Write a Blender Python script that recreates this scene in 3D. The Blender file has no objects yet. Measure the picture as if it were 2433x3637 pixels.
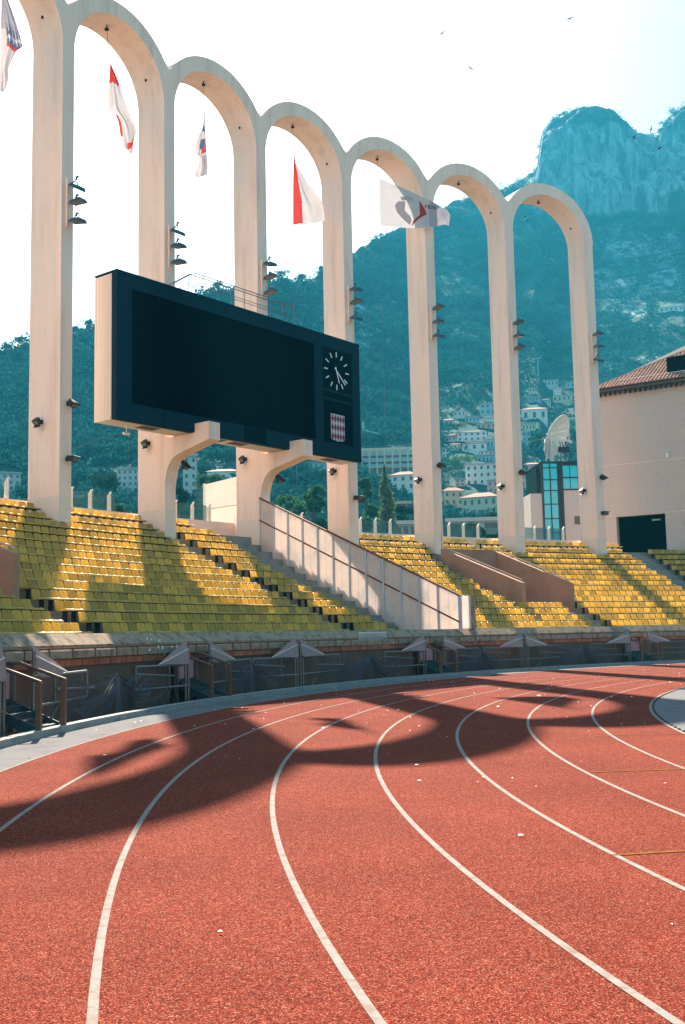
import bpy, math, random
import numpy as np
from mathutils import Vector, Matrix
random.seed(7); rng = np.random.default_rng(7)
sc = bpy.context.scene
col = sc.collection
R_ = math.radians

# ---------------------------------------------------------------- camera
F_PX, PITCH, ROLL, CAM_H = 3869.957, 0.11246, -0.02045, 1.67248      # solved from the lane lines (1.22 m apart) and the columns
IW, IH = 2433.0, 3637.0
cp, sp, cr, sr = math.cos(PITCH), math.sin(PITCH), math.cos(ROLL), math.sin(ROLL)
FWD = np.array([0, cp, sp]); _U0 = np.array([0, -sp, cp]); _R0 = np.array([1.0, 0, 0])
RGT = cr*_R0 + sr*_U0; UPV = -sr*_R0 + cr*_U0; EYE = np.array([0, 0, CAM_H])
cam = bpy.data.cameras.new('camera'); camo = bpy.data.objects.new('camera', cam); col.objects.link(camo)
cam.sensor_fit = 'VERTICAL'; cam.sensor_height = 36.0; cam.lens = 36.0*F_PX/IH
cam.clip_start = 0.05; cam.clip_end = 6000
camo.matrix_world = Matrix(((RGT[0], UPV[0], -FWD[0], 0), (RGT[1], UPV[1], -FWD[1], 0), (RGT[2], UPV[2], -FWD[2], CAM_H), (0, 0, 0, 1)))
sc.camera = camo

# ---------------------------------------------------------------- sky, sun, exposure
SUN_EL = R_(38.8); SUN_TRAVEL = R_(-78.2)
sdir = np.array([-math.cos(SUN_TRAVEL)*math.cos(SUN_EL), -math.sin(SUN_TRAVEL)*math.cos(SUN_EL), math.sin(SUN_EL)])  # towards the sun
world = bpy.data.worlds.new('World'); sc.world = world; world.use_nodes = True
wn = world.node_tree; bg = wn.nodes['Background']
sky = wn.nodes.new('ShaderNodeTexSky'); sky.sky_type = 'NISHITA'; sky.sun_disc = False
sky.sun_elevation = SUN_EL; sky.sun_rotation = math.atan2(sdir[0], sdir[1])
sky.air_density = 1.0; sky.dust_density = 1.6; sky.ozone_density = 1.5; sky.altitude = 10
wn.links.new(sky.outputs[0], bg.inputs[0]); bg.inputs[1].default_value = 0.05
sun = bpy.data.lights.new('sun', 'SUN'); suno = bpy.data.objects.new('sun', sun); col.objects.link(suno)
sun.energy = 5.0; sun.angle = R_(0.53); sun.color = (1.0, 0.90, 0.76)
suno.rotation_euler = Vector(-sdir).to_track_quat('-Z', 'Y').to_euler(); suno.location = (-20, 60, 90)
sc.view_settings.view_transform = 'Standard'; sc.view_settings.look = 'None'
sc.view_settings.gamma = 1.0; sc.view_settings.exposure = 2.07; sc.view_settings.use_curve_mapping = False
sc.cycles.use_denoising = True
sc.cycles.max_bounces = 8; sc.cycles.diffuse_bounces = 4; sc.cycles.volume_bounces = 1; sc.cycles.transparent_max_bounces = 12
sc.cycles.sample_clamp_indirect = 8

# ---------------------------------------------------------------- geometry of the place
XC, YC = 41.71888, 13.98081                      # centre of the bend
R_IN, LANE = 36.5, 1.22
RA, COL_T, COL_D, ARC_STEP, PH4 = 61.158, 0.69, 1.75, math.degrees(0.10475), math.degrees(2.30791)
Z_SPRING, R_ARCH, R_OUT = 27.07, 3.203-0.345, 3.6
def P(R, deg, z): a = R_(deg); return np.array([XC + R*math.cos(a), YC + R*math.sin(a), z])
def ndir(deg): a = R_(deg); return np.array([math.cos(a), math.sin(a), 0.0])
def tdir(deg): a = R_(deg); return np.array([math.sin(a), -math.cos(a), 0.0])      # towards the right as seen from the field
def colang(j): return PH4 - (j-4)*ARC_STEP
def ray(x, y): return (x-IW/2)/F_PX*RGT - (y-IH/2)/F_PX*UPV + FWD                  # photo pixel to direction
def onplane(x, y, p, n): d = ray(x, y); return EYE + d*(np.dot(np.asarray(p)-EYE, n)/np.dot(d, n))
def onground(x, y, z=0.0): d = ray(x, y); return EYE + d*((z-CAM_H)/d[2])
def oncyl(x, y, R):
    d = ray(x, y); c = np.array([XC, YC]); a = d[0]**2+d[1]**2; b = -2*np.dot(d[:2], c); q = np.dot(c, c)-R*R
    return EYE + d*((-b+math.sqrt(b*b-4*a*q))/(2*a))
def angof(p): return math.degrees(math.atan2(p[1]-YC, p[0]-XC))
def px(p): d = np.asarray(p)-EYE; w = np.dot(d, FWD); return (IW/2+F_PX*np.dot(d, RGT)/w, IH/2-F_PX*np.dot(d, UPV)/w) if w > .1 else (-9e9, -9e9)

# ---------------------------------------------------------------- materials
def mat(name, c, rough=0.8, var=0.12, scale=3.0, bump=0.0, bscale=40.0, metal=0.0, spec=0.3, c2=None, stain=None, stain_scale=1.2, rnd=0.0, streak=False):
    m = bpy.data.materials.new(name); m.use_nodes = True; nt = m.node_tree; N = nt.nodes; L = nt.links
    b = N['Principled BSDF']; b.inputs['Roughness'].default_value = rough; b.inputs['Metallic'].default_value = metal
    b.inputs['Specular IOR Level'].default_value = spec
    tc = N.new('ShaderNodeTexCoord'); co = tc.outputs['Object']
    no = N.new('ShaderNodeTexNoise'); no.inputs['Scale'].default_value = scale; no.inputs['Detail'].default_value = 5; L.new(co, no.inputs['Vector'])
    mx = N.new('ShaderNodeMix'); mx.data_type = 'RGBA'
    ca = [v*(1-var) for v in c]; cb = list(c2) if c2 else [min(1, v*(1+var)) for v in c]
    mx.inputs['A'].default_value = (*ca, 1); mx.inputs['B'].default_value = (*cb, 1); L.new(no.outputs['Fac'], mx.inputs['Factor'])
    out = mx.outputs['Result']
    if stain:
        n2 = N.new('ShaderNodeTexNoise'); n2.inputs['Scale'].default_value = stain_scale; n2.inputs['Detail'].default_value = 7; n2.inputs['Roughness'].default_value = 0.65
        if streak:
            mp = N.new('ShaderNodeMapping'); mp.inputs['Scale'].default_value = (1, 1, 0.12); L.new(co, mp.inputs['Vector']); L.new(mp.outputs[0], n2.inputs['Vector'])
        else: L.new(co, n2.inputs['Vector'])
        rp = N.new('ShaderNodeValToRGB'); rp.color_ramp.elements[0].position = 0.48; rp.color_ramp.elements[1].position = 0.72
        L.new(n2.outputs['Fac'], rp.inputs[0])
        m2 = N.new('ShaderNodeMix'); m2.data_type = 'RGBA'; L.new(rp.outputs[0], m2.inputs['Factor']); L.new(out, m2.inputs['A']); m2.inputs['B'].default_value = (*stain, 1)
        out = m2.outputs['Result']
    if rnd:
        oi = N.new('ShaderNodeObjectInfo'); ge = N.new('ShaderNodeNewGeometry'); ad = N.new('ShaderNodeMath'); ad.operation = 'ADD'
        L.new(oi.outputs['Random'], ad.inputs[0]); L.new(ge.outputs['Random Per Island'], ad.inputs[1])
        fr = N.new('ShaderNodeMath'); fr.operation = 'FRACT'; L.new(ad.outputs[0], fr.inputs[0])
        hs = N.new('ShaderNodeHueSaturation'); L.new(out, hs.inputs['Color'])
        mr = N.new('ShaderNodeMapRange'); L.new(fr.outputs[0], mr.inputs[0]); mr.inputs[3].default_value = 1-rnd; mr.inputs[4].default_value = 1+rnd
        L.new(mr.outputs[0], hs.inputs['Value']); out = hs.outputs['Color']
    L.new(out, b.inputs['Base Color'])
    if bump:
        n3 = N.new('ShaderNodeTexNoise'); n3.inputs['Scale'].default_value = bscale; n3.inputs['Detail'].default_value = 4; L.new(co, n3.inputs['Vector'])
        bp = N.new('ShaderNodeBump'); bp.inputs['Strength'].default_value = bump; bp.inputs['Distance'].default_value = 0.02
        L.new(n3.outputs['Fac'], bp.inputs['Height']); L.new(bp.outputs[0], b.inputs['Normal'])
    return m

def mat_track():
    m = bpy.data.materials.new('track_rubber'); m.use_nodes = True; nt = m.node_tree; N = nt.nodes; L = nt.links; b = N['Principled BSDF']
    b.inputs['Roughness'].default_value = 1.0; b.inputs['Specular IOR Level'].default_value = 0.04
    tc = N.new('ShaderNodeTexCoord'); co = tc.outputs['Object']
    v = N.new('ShaderNodeTexVoronoi'); v.inputs['Scale'].default_value = 160; L.new(co, v.inputs['Vector'])
    sep = N.new('ShaderNodeSeparateColor'); L.new(v.outputs['Color'], sep.inputs[0])
    rp = N.new('ShaderNodeValToRGB'); e = rp.color_ramp.elements
    e[0].position = 0.0; e[0].color = (0.020, 0.003, 0.002, 1); e[1].position = 1.0; e[1].color = (0.36, 0.16, 0.10, 1)
    for p_, c_ in ((0.22, (0.095, 0.011, 0.006)), (0.5, (0.170, 0.021, 0.011)), (0.82, (0.22, 0.042, 0.025))):
        q = rp.color_ramp.elements.new(p_); q.color = (*c_, 1)
    L.new(sep.outputs[0], rp.inputs[0])
    v2 = N.new('ShaderNodeTexVoronoi'); v2.inputs['Scale'].default_value = 34; L.new(co, v2.inputs['Vector'])
    sep2 = N.new('ShaderNodeSeparateColor'); L.new(v2.outputs['Color'], sep2.inputs[0])
    n1 = N.new('ShaderNodeTexNoise'); n1.inputs['Scale'].default_value = 0.55; n1.inputs['Detail'].default_value = 6; L.new(co, n1.inputs['Vector'])
    mr2 = N.new('ShaderNodeMapRange'); mr2.inputs[3].default_value = 0.87; mr2.inputs[4].default_value = 1.13; L.new(sep2.outputs[1], mr2.inputs[0])
    mr1 = N.new('ShaderNodeMapRange'); mr1.inputs[1].default_value = 0.3; mr1.inputs[2].default_value = 0.7; mr1.inputs[3].default_value = 0.86; mr1.inputs[4].default_value = 1.12; L.new(n1.outputs['Fac'], mr1.inputs[0])
    mu = N.new('ShaderNodeMath'); mu.operation = 'MULTIPLY'; L.new(mr2.outputs[0], mu.inputs[0]); L.new(mr1.outputs[0], mu.inputs[1])
    hs = N.new('ShaderNodeHueSaturation'); L.new(rp.outputs[0], hs.inputs['Color']); L.new(mu.outputs[0], hs.inputs['Value'])
    L.new(hs.outputs[0], b.inputs['Base Color'])
    bp = N.new('ShaderNodeBump'); bp.inputs['Strength'].default_value = 0.5; bp.inputs['Distance'].default_value = 0.004
    L.new(v.outputs['Distance'], bp.inputs['Height']); L.new(bp.outputs[0], b.inputs['Normal'])
    return m

def mat_leaf(name, c, c2, trans=0.25, scale=0.25):
    m = bpy.data.materials.new(name); m.use_nodes = True; nt = m.node_tree; N = nt.nodes; L = nt.links
    b = N['Principled BSDF']; b.inputs['Roughness'].default_value = 1.0; b.inputs['Specular IOR Level'].default_value = 0.0
    tc = N.new('ShaderNodeTexCoord'); no = N.new('ShaderNodeTexNoise'); no.inputs['Scale'].default_value = scale; no.inputs['Detail'].default_value = 3; L.new(tc.outputs['Object'], no.inputs['Vector'])
    ge = N.new('ShaderNodeNewGeometry'); mx = N.new('ShaderNodeMix'); mx.data_type = 'RGBA'
    ad = N.new('ShaderNodeMath'); ad.operation = 'MULTIPLY_ADD'; L.new(ge.outputs['Random Per Island'], ad.inputs[0]); ad.inputs[1].default_value = 0.5; 
    sb = N.new('ShaderNodeMath'); sb.operation = 'SUBTRACT'; L.new(no.outputs['Fac'], sb.inputs[0]); sb.inputs[1].default_value = 0.25; L.new(sb.outputs[0], ad.inputs[2])
    mx.inputs['A'].default_value = (*c, 1); mx.inputs['B'].default_value = (*c2, 1); L.new(ad.outputs[0], mx.inputs['Factor'])
    L.new(mx.outputs['Result'], b.inputs['Base Color'])
    tr = N.new('ShaderNodeBsdfTranslucent'); L.new(mx.outputs['Result'], tr.inputs['Color'])
    ms = N.new('ShaderNodeMixShader'); ms.inputs[0].default_value = trans; L.new(b.outputs[0], ms.inputs[1]); L.new(tr.outputs[0], ms.inputs[2])
    L.new(ms.outputs[0], N['Material Output'].inputs['Surface'])
    return m

def mat_cloth(name, c, trans=0.45):
    m = bpy.data.materials.new(name); m.use_nodes = True; nt = m.node_tree; N = nt.nodes; L = nt.links
    b = N['Principled BSDF']; b.inputs['Base Color'].default_value = (*c, 1); b.inputs['Roughness'].default_value = 0.8
    tc = N.new('ShaderNodeTexCoord'); no = N.new('ShaderNodeTexNoise'); no.inputs['Scale'].default_value = 3; L.new(tc.outputs['Object'], no.inputs['Vector'])
    mx = N.new('ShaderNodeMix'); mx.data_type = 'RGBA'; mx.inputs['A'].default_value = (*[v*0.9 for v in c], 1); mx.inputs['B'].default_value = (*[min(1, v*1.05) for v in c], 1)
    L.new(no.outputs['Fac'], mx.inputs['Factor']); L.new(mx.outputs['Result'], b.inputs['Base Color'])
    tr = N.new('ShaderNodeBsdfTranslucent'); L.new(mx.outputs['Result'], tr.inputs['Color'])
    ms = N.new('ShaderNodeMixShader'); ms.inputs[0].default_value = trans; L.new(b.outputs[0], ms.inputs[1]); L.new(tr.outputs[0], ms.inputs[2])
    L.new(ms.outputs[0], N['Material Output'].inputs['Surface']); return m

def mat_clear(name, tint, fac=0.75):
    m = bpy.data.materials.new(name); m.use_nodes = True; nt = m.node_tree; N = nt.nodes; L = nt.links
    b = N['Principled BSDF']; b.inputs['Base Color'].default_value = (*tint, 1); b.inputs['Roughness'].default_value = 0.08
    no = N.new('ShaderNodeTexNoise'); no.inputs['Scale'].default_value = 2; rp = N.new('ShaderNodeMapRange'); L.new(no.outputs['Fac'], rp.inputs[0])
    rp.inputs[3].default_value = fac-0.06; rp.inputs[4].default_value = fac+0.06
    t = N.new('ShaderNodeBsdfTransparent'); t.inputs[0].default_value = (*[0.6+0.4*v for v in tint], 1)
    ms = N.new('ShaderNodeMixShader'); L.new(rp.outputs[0], ms.inputs[0]); L.new(b.outputs[0], ms.inputs[1]); L.new(t.outputs[0], ms.inputs[2])
    L.new(ms.outputs[0], N['Material Output'].inputs['Surface']); return m

M = {}
M['track'] = mat_track()
M['line'] = mat('lane_paint', (0.26, 0.225, 0.20), 0.95, 0.15, 8, 0.3, 140, spec=0.06, stain=(0.21, 0.12, 0.09), stain_scale=9)
M['yellow'] = mat('yellow_paint', (0.20, 0.085, 0.02), 1.0, 0.2, 10, spec=0.03, stain=(0.16, 0.025, 0.013), stain_scale=16)
M['strip'] = mat('grey_rubber', (0.165, 0.155, 0.155), 1.0, 0.25, 60, 0.4, 120, spec=0.05, stain=(0.12, 0.115, 0.115), stain_scale=1.5)
M['kerb'] = mat('kerb_concrete', (0.29, 0.29, 0.28), 0.85, 0.12, 6, 0.3, 40, stain=(0.2, 0.2, 0.2), stain_scale=2.5)
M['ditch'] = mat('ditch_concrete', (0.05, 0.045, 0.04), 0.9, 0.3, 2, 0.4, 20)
M['arch'] = mat('painted_concrete', (0.88, 0.64, 0.525), 0.85, 0.09, 9, 0.35, 30, stain=(0.71, 0.50, 0.39), stain_scale=1.6, streak=True)
M['archtop'] = mat('weathered_concrete', (0.55, 0.44, 0.38), 0.9, 0.15, 2, 0.3, 30, stain=(0.22, 0.2, 0.19), stain_scale=2)
M['band'] = mat('cream_grey_paint', (0.74, 0.61, 0.51), 0.8, 0.06, 2, 0.15, 60)
M['rust'] = mat('rust_streak', (0.24, 0.09, 0.04), 0.9, 0.3, 6)
M['terrace'] = mat('terrace_concrete', (0.27, 0.26, 0.23), 0.9, 0.2, 3, 0.4, 30, stain=(0.14, 0.14, 0.12), stain_scale=1.5)
M['fascia'] = mat('stained_concrete', (0.36, 0.255, 0.18), 0.95, 0.35, 5, 0.6, 25, spec=0.03, stain=(0.09, 0.075, 0.055), stain_scale=4.0)
M['lowwall'] = mat('brown_render', (0.16, 0.085, 0.055), 0.9, 0.22, 2, 0.4, 25, stain=(0.10, 0.06, 0.045), stain_scale=1.3, streak=True)
M['brick'] = mat('terracotta', (0.42, 0.13, 0.06), 0.9, 0.2, 5, 0.4, 30, stain=(0.2, 0.1, 0.08), stain_scale=5, rnd=0.25)
M['vom'] = mat('salmon_render', (0.40, 0.215, 0.135), 0.9, 0.12, 2, 0.4, 50, stain=(0.30, 0.16, 0.105), stain_scale=1.2)
M['rail'] = mat('pink_rail_paint', (0.62, 0.42, 0.34), 0.5, 0.1, 6)
M['seat'] = mat('seat_plastic', (0.84, 0.52, 0.065), 0.4, 0.12, 2.5, spec=0.45, c2=(0.84, 0.62, 0.14), stain=(0.54, 0.47, 0.25), stain_scale=2.6, rnd=0.24)
def add_trans(m, fac, tint=None):
    nt = m.node_tree; N = nt.nodes; L = nt.links; b = N['Principled BSDF']; src = b.inputs['Base Color'].links[0].from_socket
    tr = N.new('ShaderNodeBsdfTranslucent'); L.new(src, tr.inputs['Color']); ms = N.new('ShaderNodeMixShader'); ms.inputs[0].default_value = fac
    L.new(b.outputs[0], ms.inputs[1]); L.new(tr.outputs[0], ms.inputs[2]); L.new(ms.outputs[0], N['Material Output'].inputs['Surface'])
add_trans(M['seat'], 0.55)
M['black'] = mat('black_plastic', (0.012, 0.012, 0.014), 0.6, 0.2, 6)
M['white'] = mat('white_panel', (0.84, 0.74, 0.68), 0.6, 0.05, 1.5, stain=(0.66, 0.62, 0.60), stain_scale=1.2)
add_trans(M['white'], 0.6)
M['grey_post'] = mat('galvanised', (0.55, 0.53, 0.54), 0.6, 0.12, 10)
M['redrail'] = mat('rust_red_rail', (0.16, 0.035, 0.02), 0.6, 0.2, 10)
M['postwhite'] = mat('white_post', (0.78, 0.70, 0.62), 0.7, 0.06, 6)
M['glass'] = mat_clear('clear_screen', (0.12, 0.34, 0.36), 0.78)
M['perspex'] = mat_clear('scratched_perspex', (0.75, 0.8, 0.8), 0.8)
M['teal'] = mat('dark_teal_cladding', (0.005, 0.026, 0.042), 0.9, 0.15, 1.0, spec=0.06)
M['screen'] = mat('led_screen', (0.0015, 0.003, 0.006), 0.95, 0.25, 30, spec=0.01)
M['screenB'] = mat('dark_panel', (0.002, 0.008, 0.014), 0.95, 0.2, 3, spec=0.02)
M['casing'] = mat('casing_cream', (0.58, 0.50, 0.43), 0.6, 0.05, 1.5)
M['clock'] = mat('clock_white', (0.82, 0.82, 0.82), 0.5, 0.03, 5)
M['shieldw'] = mat('shield_white', (0.50, 0.48, 0.50), 0.6, 0.05, 5)
M['red'] = mat('lozenge_red', (0.16, 0.012, 0.025), 0.5, 0.1, 5)
M['metal'] = mat('dark_metal', (0.05, 0.09, 0.11), 0.45, 0.2, 8, metal=0.5)
M['lampglass'] = mat('lamp_glass', (0.20, 0.16, 0.12), 0.15, 0.05, 5)
M['brownmetal'] = mat('brown_rail', (0.17, 0.085, 0.05), 0.5, 0.15, 8, metal=0.3, spec=0.5)
M['tube'] = mat('dull_steel_tube', (0.17, 0.155, 0.145), 0.4, 0.25, 12, metal=0.6, spec=0.5)
M['wing'] = mat('pink_grey_panel', (0.34, 0.24, 0.225), 0.9, 0.08, 4, spec=0.08, stain=(0.26, 0.2, 0.19), stain_scale=3)
M['door'] = mat('lilac_door', (0.46, 0.22, 0.24), 0.7, 0.08, 3)
M['step'] = mat('steel_step', (0.035, 0.055, 0.055), 0.6, 0.2, 20, metal=0.3)
M['rope'] = mat('net_cord', (0.11, 0.105, 0.13), 0.8, 0.3, 9)
M['paper'] = mat('paper', (0.85, 0.83, 0.80), 0.8, 0.05, 20)
M['stucco'] = mat('stucco', (0.62, 0.45, 0.38), 0.95, 0.22, 9, 0.9, 12, stain=(0.56, 0.42, 0.37), stain_scale=0.4)
M['tile'] = mat('roof_tile', (0.50, 0.26, 0.19), 0.85, 0.18, 3, 0.2, 20, stain=(0.30, 0.17, 0.14), stain_scale=2, rnd=0.2)
M['dark'] = mat('shaded_interior', (0.006, 0.006, 0.007), 1.0, 0.2, 2, spec=0.0)  # near-black colour stands in for the shade inside openings
M['eave'] = mat('eave_dark', (0.10, 0.075, 0.06), 0.9, 0.2, 3)
M['pane'] = mat('blue_glass_pane', (0.03, 0.50, 0.58), 0.15, 0.12, 0.5, spec=0.6)  # base colour brightened to include the sky reflected in the glass
M['frame'] = mat('dark_frame', (0.012, 0.022, 0.026), 0.4, 0.15, 5)
M['dish'] = mat('dish_mesh', (0.72, 0.66, 0.58), 0.7, 0.08, 2)
M['leaf'] = mat_leaf('leaf_green', (0.015, 0.055, 0.025), (0.07, 0.15, 0.05), 0.35)
M['leafL'] = mat_leaf('leaf_poplar', (0.04, 0.085, 0.03), (0.20, 0.23, 0.10), 0.4)
M['leafD'] = mat_leaf('leaf_pine', (0.012, 0.035, 0.020), (0.035, 0.070, 0.030), 0.2)
M['forest'] = mat_leaf('leaf_forest', (0.003, 0.028, 0.030), (0.034, 0.15, 0.135), 0.2, 0.03)  # leaf colours carry part of the cyan haze
M['bark'] = mat('bark', (0.10, 0.075, 0.055), 0.9, 0.3, 6, 0.5, 12)
M['window'] = mat('window_dark', (0.018, 0.03, 0.035), 0.15, 0.3, 2, spec=0.6)
M['shutter'] = mat('shutter_teal', (0.05, 0.16, 0.17), 0.6, 0.2, 3)
for k_, c_ in dict(hw=(0.80, 0.66, 0.56), hp=(0.72, 0.38, 0.30), hc=(0.70, 0.52, 0.34), hg=(0.54, 0.50, 0.46), ht=(0.34, 0.42, 0.43), ho=(0.70, 0.42, 0.26)).items():
    M[k_] = mat('house_'+k_, c_, 0.9, 0.08, 0.3, stain=tuple(v*0.75 for v in c_), stain_scale=0.25)
M['hroof'] = mat('house_roof_tile', (0.42, 0.17, 0.11), 0.9, 0.15, 0.6, rnd=0.1)
M['hflat'] = mat('house_flat_roof', (0.50, 0.42, 0.37), 0.9, 0.1, 0.5)
M['cl_red'] = mat_cloth('flag_red', (0.50, 0.04, 0.03), 0.3)
M['cl_white'] = mat_cloth('flag_white', (0.52, 0.48, 0.49), 0.28)
M['cl_grey'] = mat_cloth('flag_print_grey', (0.36, 0.33, 0.37), 0.25)
M['cl_blue'] = mat_cloth('flag_print_blue', (0.12, 0.13, 0.22), 0.2)
M['cl_pale'] = mat_cloth('flag_print_pale', (0.47, 0.43, 0.44), 0.28)
M['bird'] = mat('bird_feather', (0.02, 0.025, 0.03), 0.7, 0.2, 20)
M['birdw'] = mat('bird_white', (0.7, 0.7, 0.7), 0.7, 0.1, 20)
def mat_hill():
    m = bpy.data.materials.new('hillside'); m.use_nodes = True; nt = m.node_tree; N = nt.nodes; L = nt.links; b = N['Principled BSDF']
    b.inputs['Roughness'].default_value = 0.95; b.inputs['Specular IOR Level'].default_value = 0.1
    tc = N.new('ShaderNodeTexCoord'); co = tc.outputs['Object']
    at = N.new('ShaderNodeAttribute'); at.attribute_name = 'rock'
    n1 = N.new('ShaderNodeTexNoise'); n1.inputs['Scale'].default_value = 0.035; n1.inputs['Detail'].default_value = 9; n1.inputs['Roughness'].default_value = 0.65; L.new(co, n1.inputs['Vector'])
    mp = N.new('ShaderNodeMapping'); mp.inputs['Scale'].default_value = (1, 1, 0.16); L.new(co, mp.inputs['Vector'])
    n2 = N.new('ShaderNodeTexNoise'); n2.inputs['Scale'].default_value = 0.14; n2.inputs['Detail'].default_value = 12; n2.inputs['Roughness'].default_value = 0.68; L.new(mp.outputs[0], n2.inputs['Vector'])
    rr = N.new('ShaderNodeMix'); rr.data_type = 'RGBA'; rr.inputs['A'].default_value = (0.05, 0.12, 0.13, 1); rr.inputs['B'].default_value = (0.36, 0.48, 0.50, 1)
    r2 = N.new('ShaderNodeValToRGB'); r2.color_ramp.elements[0].position = 0.40; r2.color_ramp.elements[1].position = 0.60; L.new(n2.outputs['Fac'], r2.inputs[0]); L.new(r2.outputs[0], rr.inputs['Factor'])
    gg = N.new('ShaderNodeMix'); gg.data_type = 'RGBA'; gg.inputs['A'].default_value = (0.006, 0.045, 0.040, 1); gg.inputs['B'].default_value = (0.06, 0.17, 0.13, 1); L.new(n1.outputs['Fac'], gg.inputs['Factor'])  # rock and scrub colours both have some cyan haze mixed in
    ad = N.new('ShaderNodeMath'); ad.operation = 'ADD'; L.new(at.outputs['Fac'], ad.inputs[0])
    ms = N.new('ShaderNodeMapRange'); ms.inputs[1].default_value = 0.3; ms.inputs[2].default_value = 0.7; ms.inputs[3].default_value = -0.45; ms.inputs[4].default_value = 0.45; L.new(n1.outputs['Fac'], ms.inputs[0]); L.new(ms.outputs[0], ad.inputs[1])
    rp = N.new('ShaderNodeValToRGB'); rp.color_ramp.elements[0].position = 0.4; rp.color_ramp.elements[1].position = 0.6; L.new(ad.outputs[0], rp.inputs[0])
    fx = N.new('ShaderNodeMix'); fx.data_type = 'RGBA'; L.new(rp.outputs[0], fx.inputs['Factor']); L.new(gg.outputs['Result'], fx.inputs['A']); L.new(rr.outputs['Result'], fx.inputs['B'])
    L.new(fx.outputs['Result'], b.inputs['Base Color'])
    bp = N.new('ShaderNodeBump'); bp.inputs['Strength'].default_value = 0.9; bp.inputs['Distance'].default_value = 6; L.new(n2.outputs['Fac'], bp.inputs['Height']); L.new(bp.outputs[0], b.inputs['Normal'])
    return m
M['hill'] = mat_hill()
M['grass'] = mat('pitch_grass', (0.06, 0.13, 0.03), 0.9, 0.2, 0.3, 0.3, 60)
M['ground'] = mat('earth', (0.16, 0.14, 0.11), 0.95, 0.2, 0.2)

# ---------------------------------------------------------------- mesh helpers
class MB:
    def __init__(s): s.v = []; s.f = []; s.m = []
    def add(s, vs, fs, mi=0):
        o = len(s.v); s.v += [tuple(map(float, q)) for q in vs]
        for f in fs: s.f.append(tuple(i+o for i in f)); s.m.append(mi)
        return s
    def hexa(s, p, mi=0):    # 8 points: bottom 0-3, top 4-7
        return s.add(p, [(3, 2, 1, 0), (4, 5, 6, 7), (0, 1, 5, 4), (1, 2, 6, 5), (2, 3, 7, 6), (3, 0, 4, 7)], mi)
    def box(s, c, hx, hy, hz, mi=0):
        c = np.asarray(c, float); hx, hy, hz = (np.asarray(q, float) for q in (hx, hy, hz))
        return s.hexa([c-hx-hy-hz, c+hx-hy-hz, c+hx+hy-hz, c-hx+hy-hz, c-hx-hy+hz, c+hx-hy+hz, c+hx+hy+hz, c-hx+hy+hz], mi)
    def abox(s, x0, x1, y0, y1, z0, z1, mi=0):
        return s.box(((x0+x1)/2, (y0+y1)/2, (z0+z1)/2), ((x1-x0)/2, 0, 0), (0, (y1-y0)/2, 0), (0, 0, (z1-z0)/2), mi)
    def tube(s, pts, r, n=6, mi=0, cap=True):
        pts = [np.asarray(p, float) for p in pts]; rings = []
        for i, p in enumerate(pts):
            d = pts[min(i+1, len(pts)-1)]-pts[max(i-1, 0)]; d = d/(np.linalg.norm(d)+1e-9)
            u = np.cross(d, (0, 0, 1)) if abs(d[2]) < .95 else np.cross(d, (1, 0, 0)); u /= np.linalg.norm(u); w = np.cross(d, u)
            rr = r[i] if hasattr(r, '__len__') else r
            rings.append([p+rr*(math.cos(a)*u+math.sin(a)*w) for a in [2*math.pi*k/n for k in range(n)]])
        vs = [q for g in rings for q in g]; fs = []
        for i in range(len(pts)-1):
            for k in range(n): fs.append((i*n+k, i*n+(k+1) % n, (i+1)*n+(k+1) % n, (i+1)*n+k))
        if cap: fs += [tuple(range(n-1, -1, -1)), tuple(range((len(pts)-1)*n, len(pts)*n))]
        return s.add(vs, fs, mi)
    def prism(s, poly, ext, mi=0):
        poly = [np.asarray(p, float) for p in poly]; ext = np.asarray(ext, float); n = len(poly)
        vs = poly+[p+ext for p in poly]
        return s.add(vs, [tuple(range(n-1, -1, -1)), tuple(range(n, 2*n))]+[(i, (i+1) % n, n+(i+1) % n, n+i) for i in range(n)], mi)
    def arc(s, R0, R1, z0, z1, a0, a1, step=1.0, mi=0, ends=True, bottom=True):
        n = max(1, int(math.ceil(abs(a1-a0)/step))); A = [a0+(a1-a0)*i/n for i in range(n+1)]
        vs = []
        for a in A: vs += [P(R0, a, z0), P(R1, a, z0), P(R1, a, z1), P(R0, a, z1)]
        fs = []
        for i in range(n):
            b, c = 4*i, 4*i+4
            fs += [(b+3, b+2, c+2, c+3), (b, b+3, c+3, c), (b+2, b+1, c+1, c+2)]
            if bottom: fs.append((b+1, b, c, c+1))
        if ends: fs += [(0, 1, 2, 3), (4*n+3, 4*n+2, 4*n+1, 4*n)]
        return s.add(vs, fs, mi)
    def sheet(s, R0, R1, z, a0, a1, step=1.0, mi=0):
        n = max(1, int(math.ceil(abs(a1-a0)/step))); A = [a0+(a1-a0)*i/n for i in range(n+1)]
        vs = []
        for a in A: vs += [P(R0, a, z), P(R1, a, z)]
        return s.add(vs, [(2*i, 2*i+1, 2*i+3, 2*i+2) for i in range(n)], mi)
    def build(s, name, mats, parent=None, smooth=False, base=None):
        me = bpy.data.meshes.new(name)
        off = np.array(parent.location) if parent is not None and base is None else (np.asarray(base, float) if base is not None else np.zeros(3))
        if parent is not None and base is not None: off = np.zeros(3)
        me.from_pydata([tuple(np.asarray(q)-off) for q in s.v], [], s.f)
        if not isinstance(mats, (list, tuple)): mats = [mats]
        for q in mats: me.materials.append(M[q])
        if len(mats) > 1: me.polygons.foreach_set('material_index', s.m)
        if smooth: me.polygons.foreach_set('use_smooth', [True]*len(s.f))
        me.update(); fix_normals(me)
        o = bpy.data.objects.new(name, me); col.objects.link(o)
        if parent is not None: o.parent = parent
        elif base is not None: o.location = base
        return o
import bmesh
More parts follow.
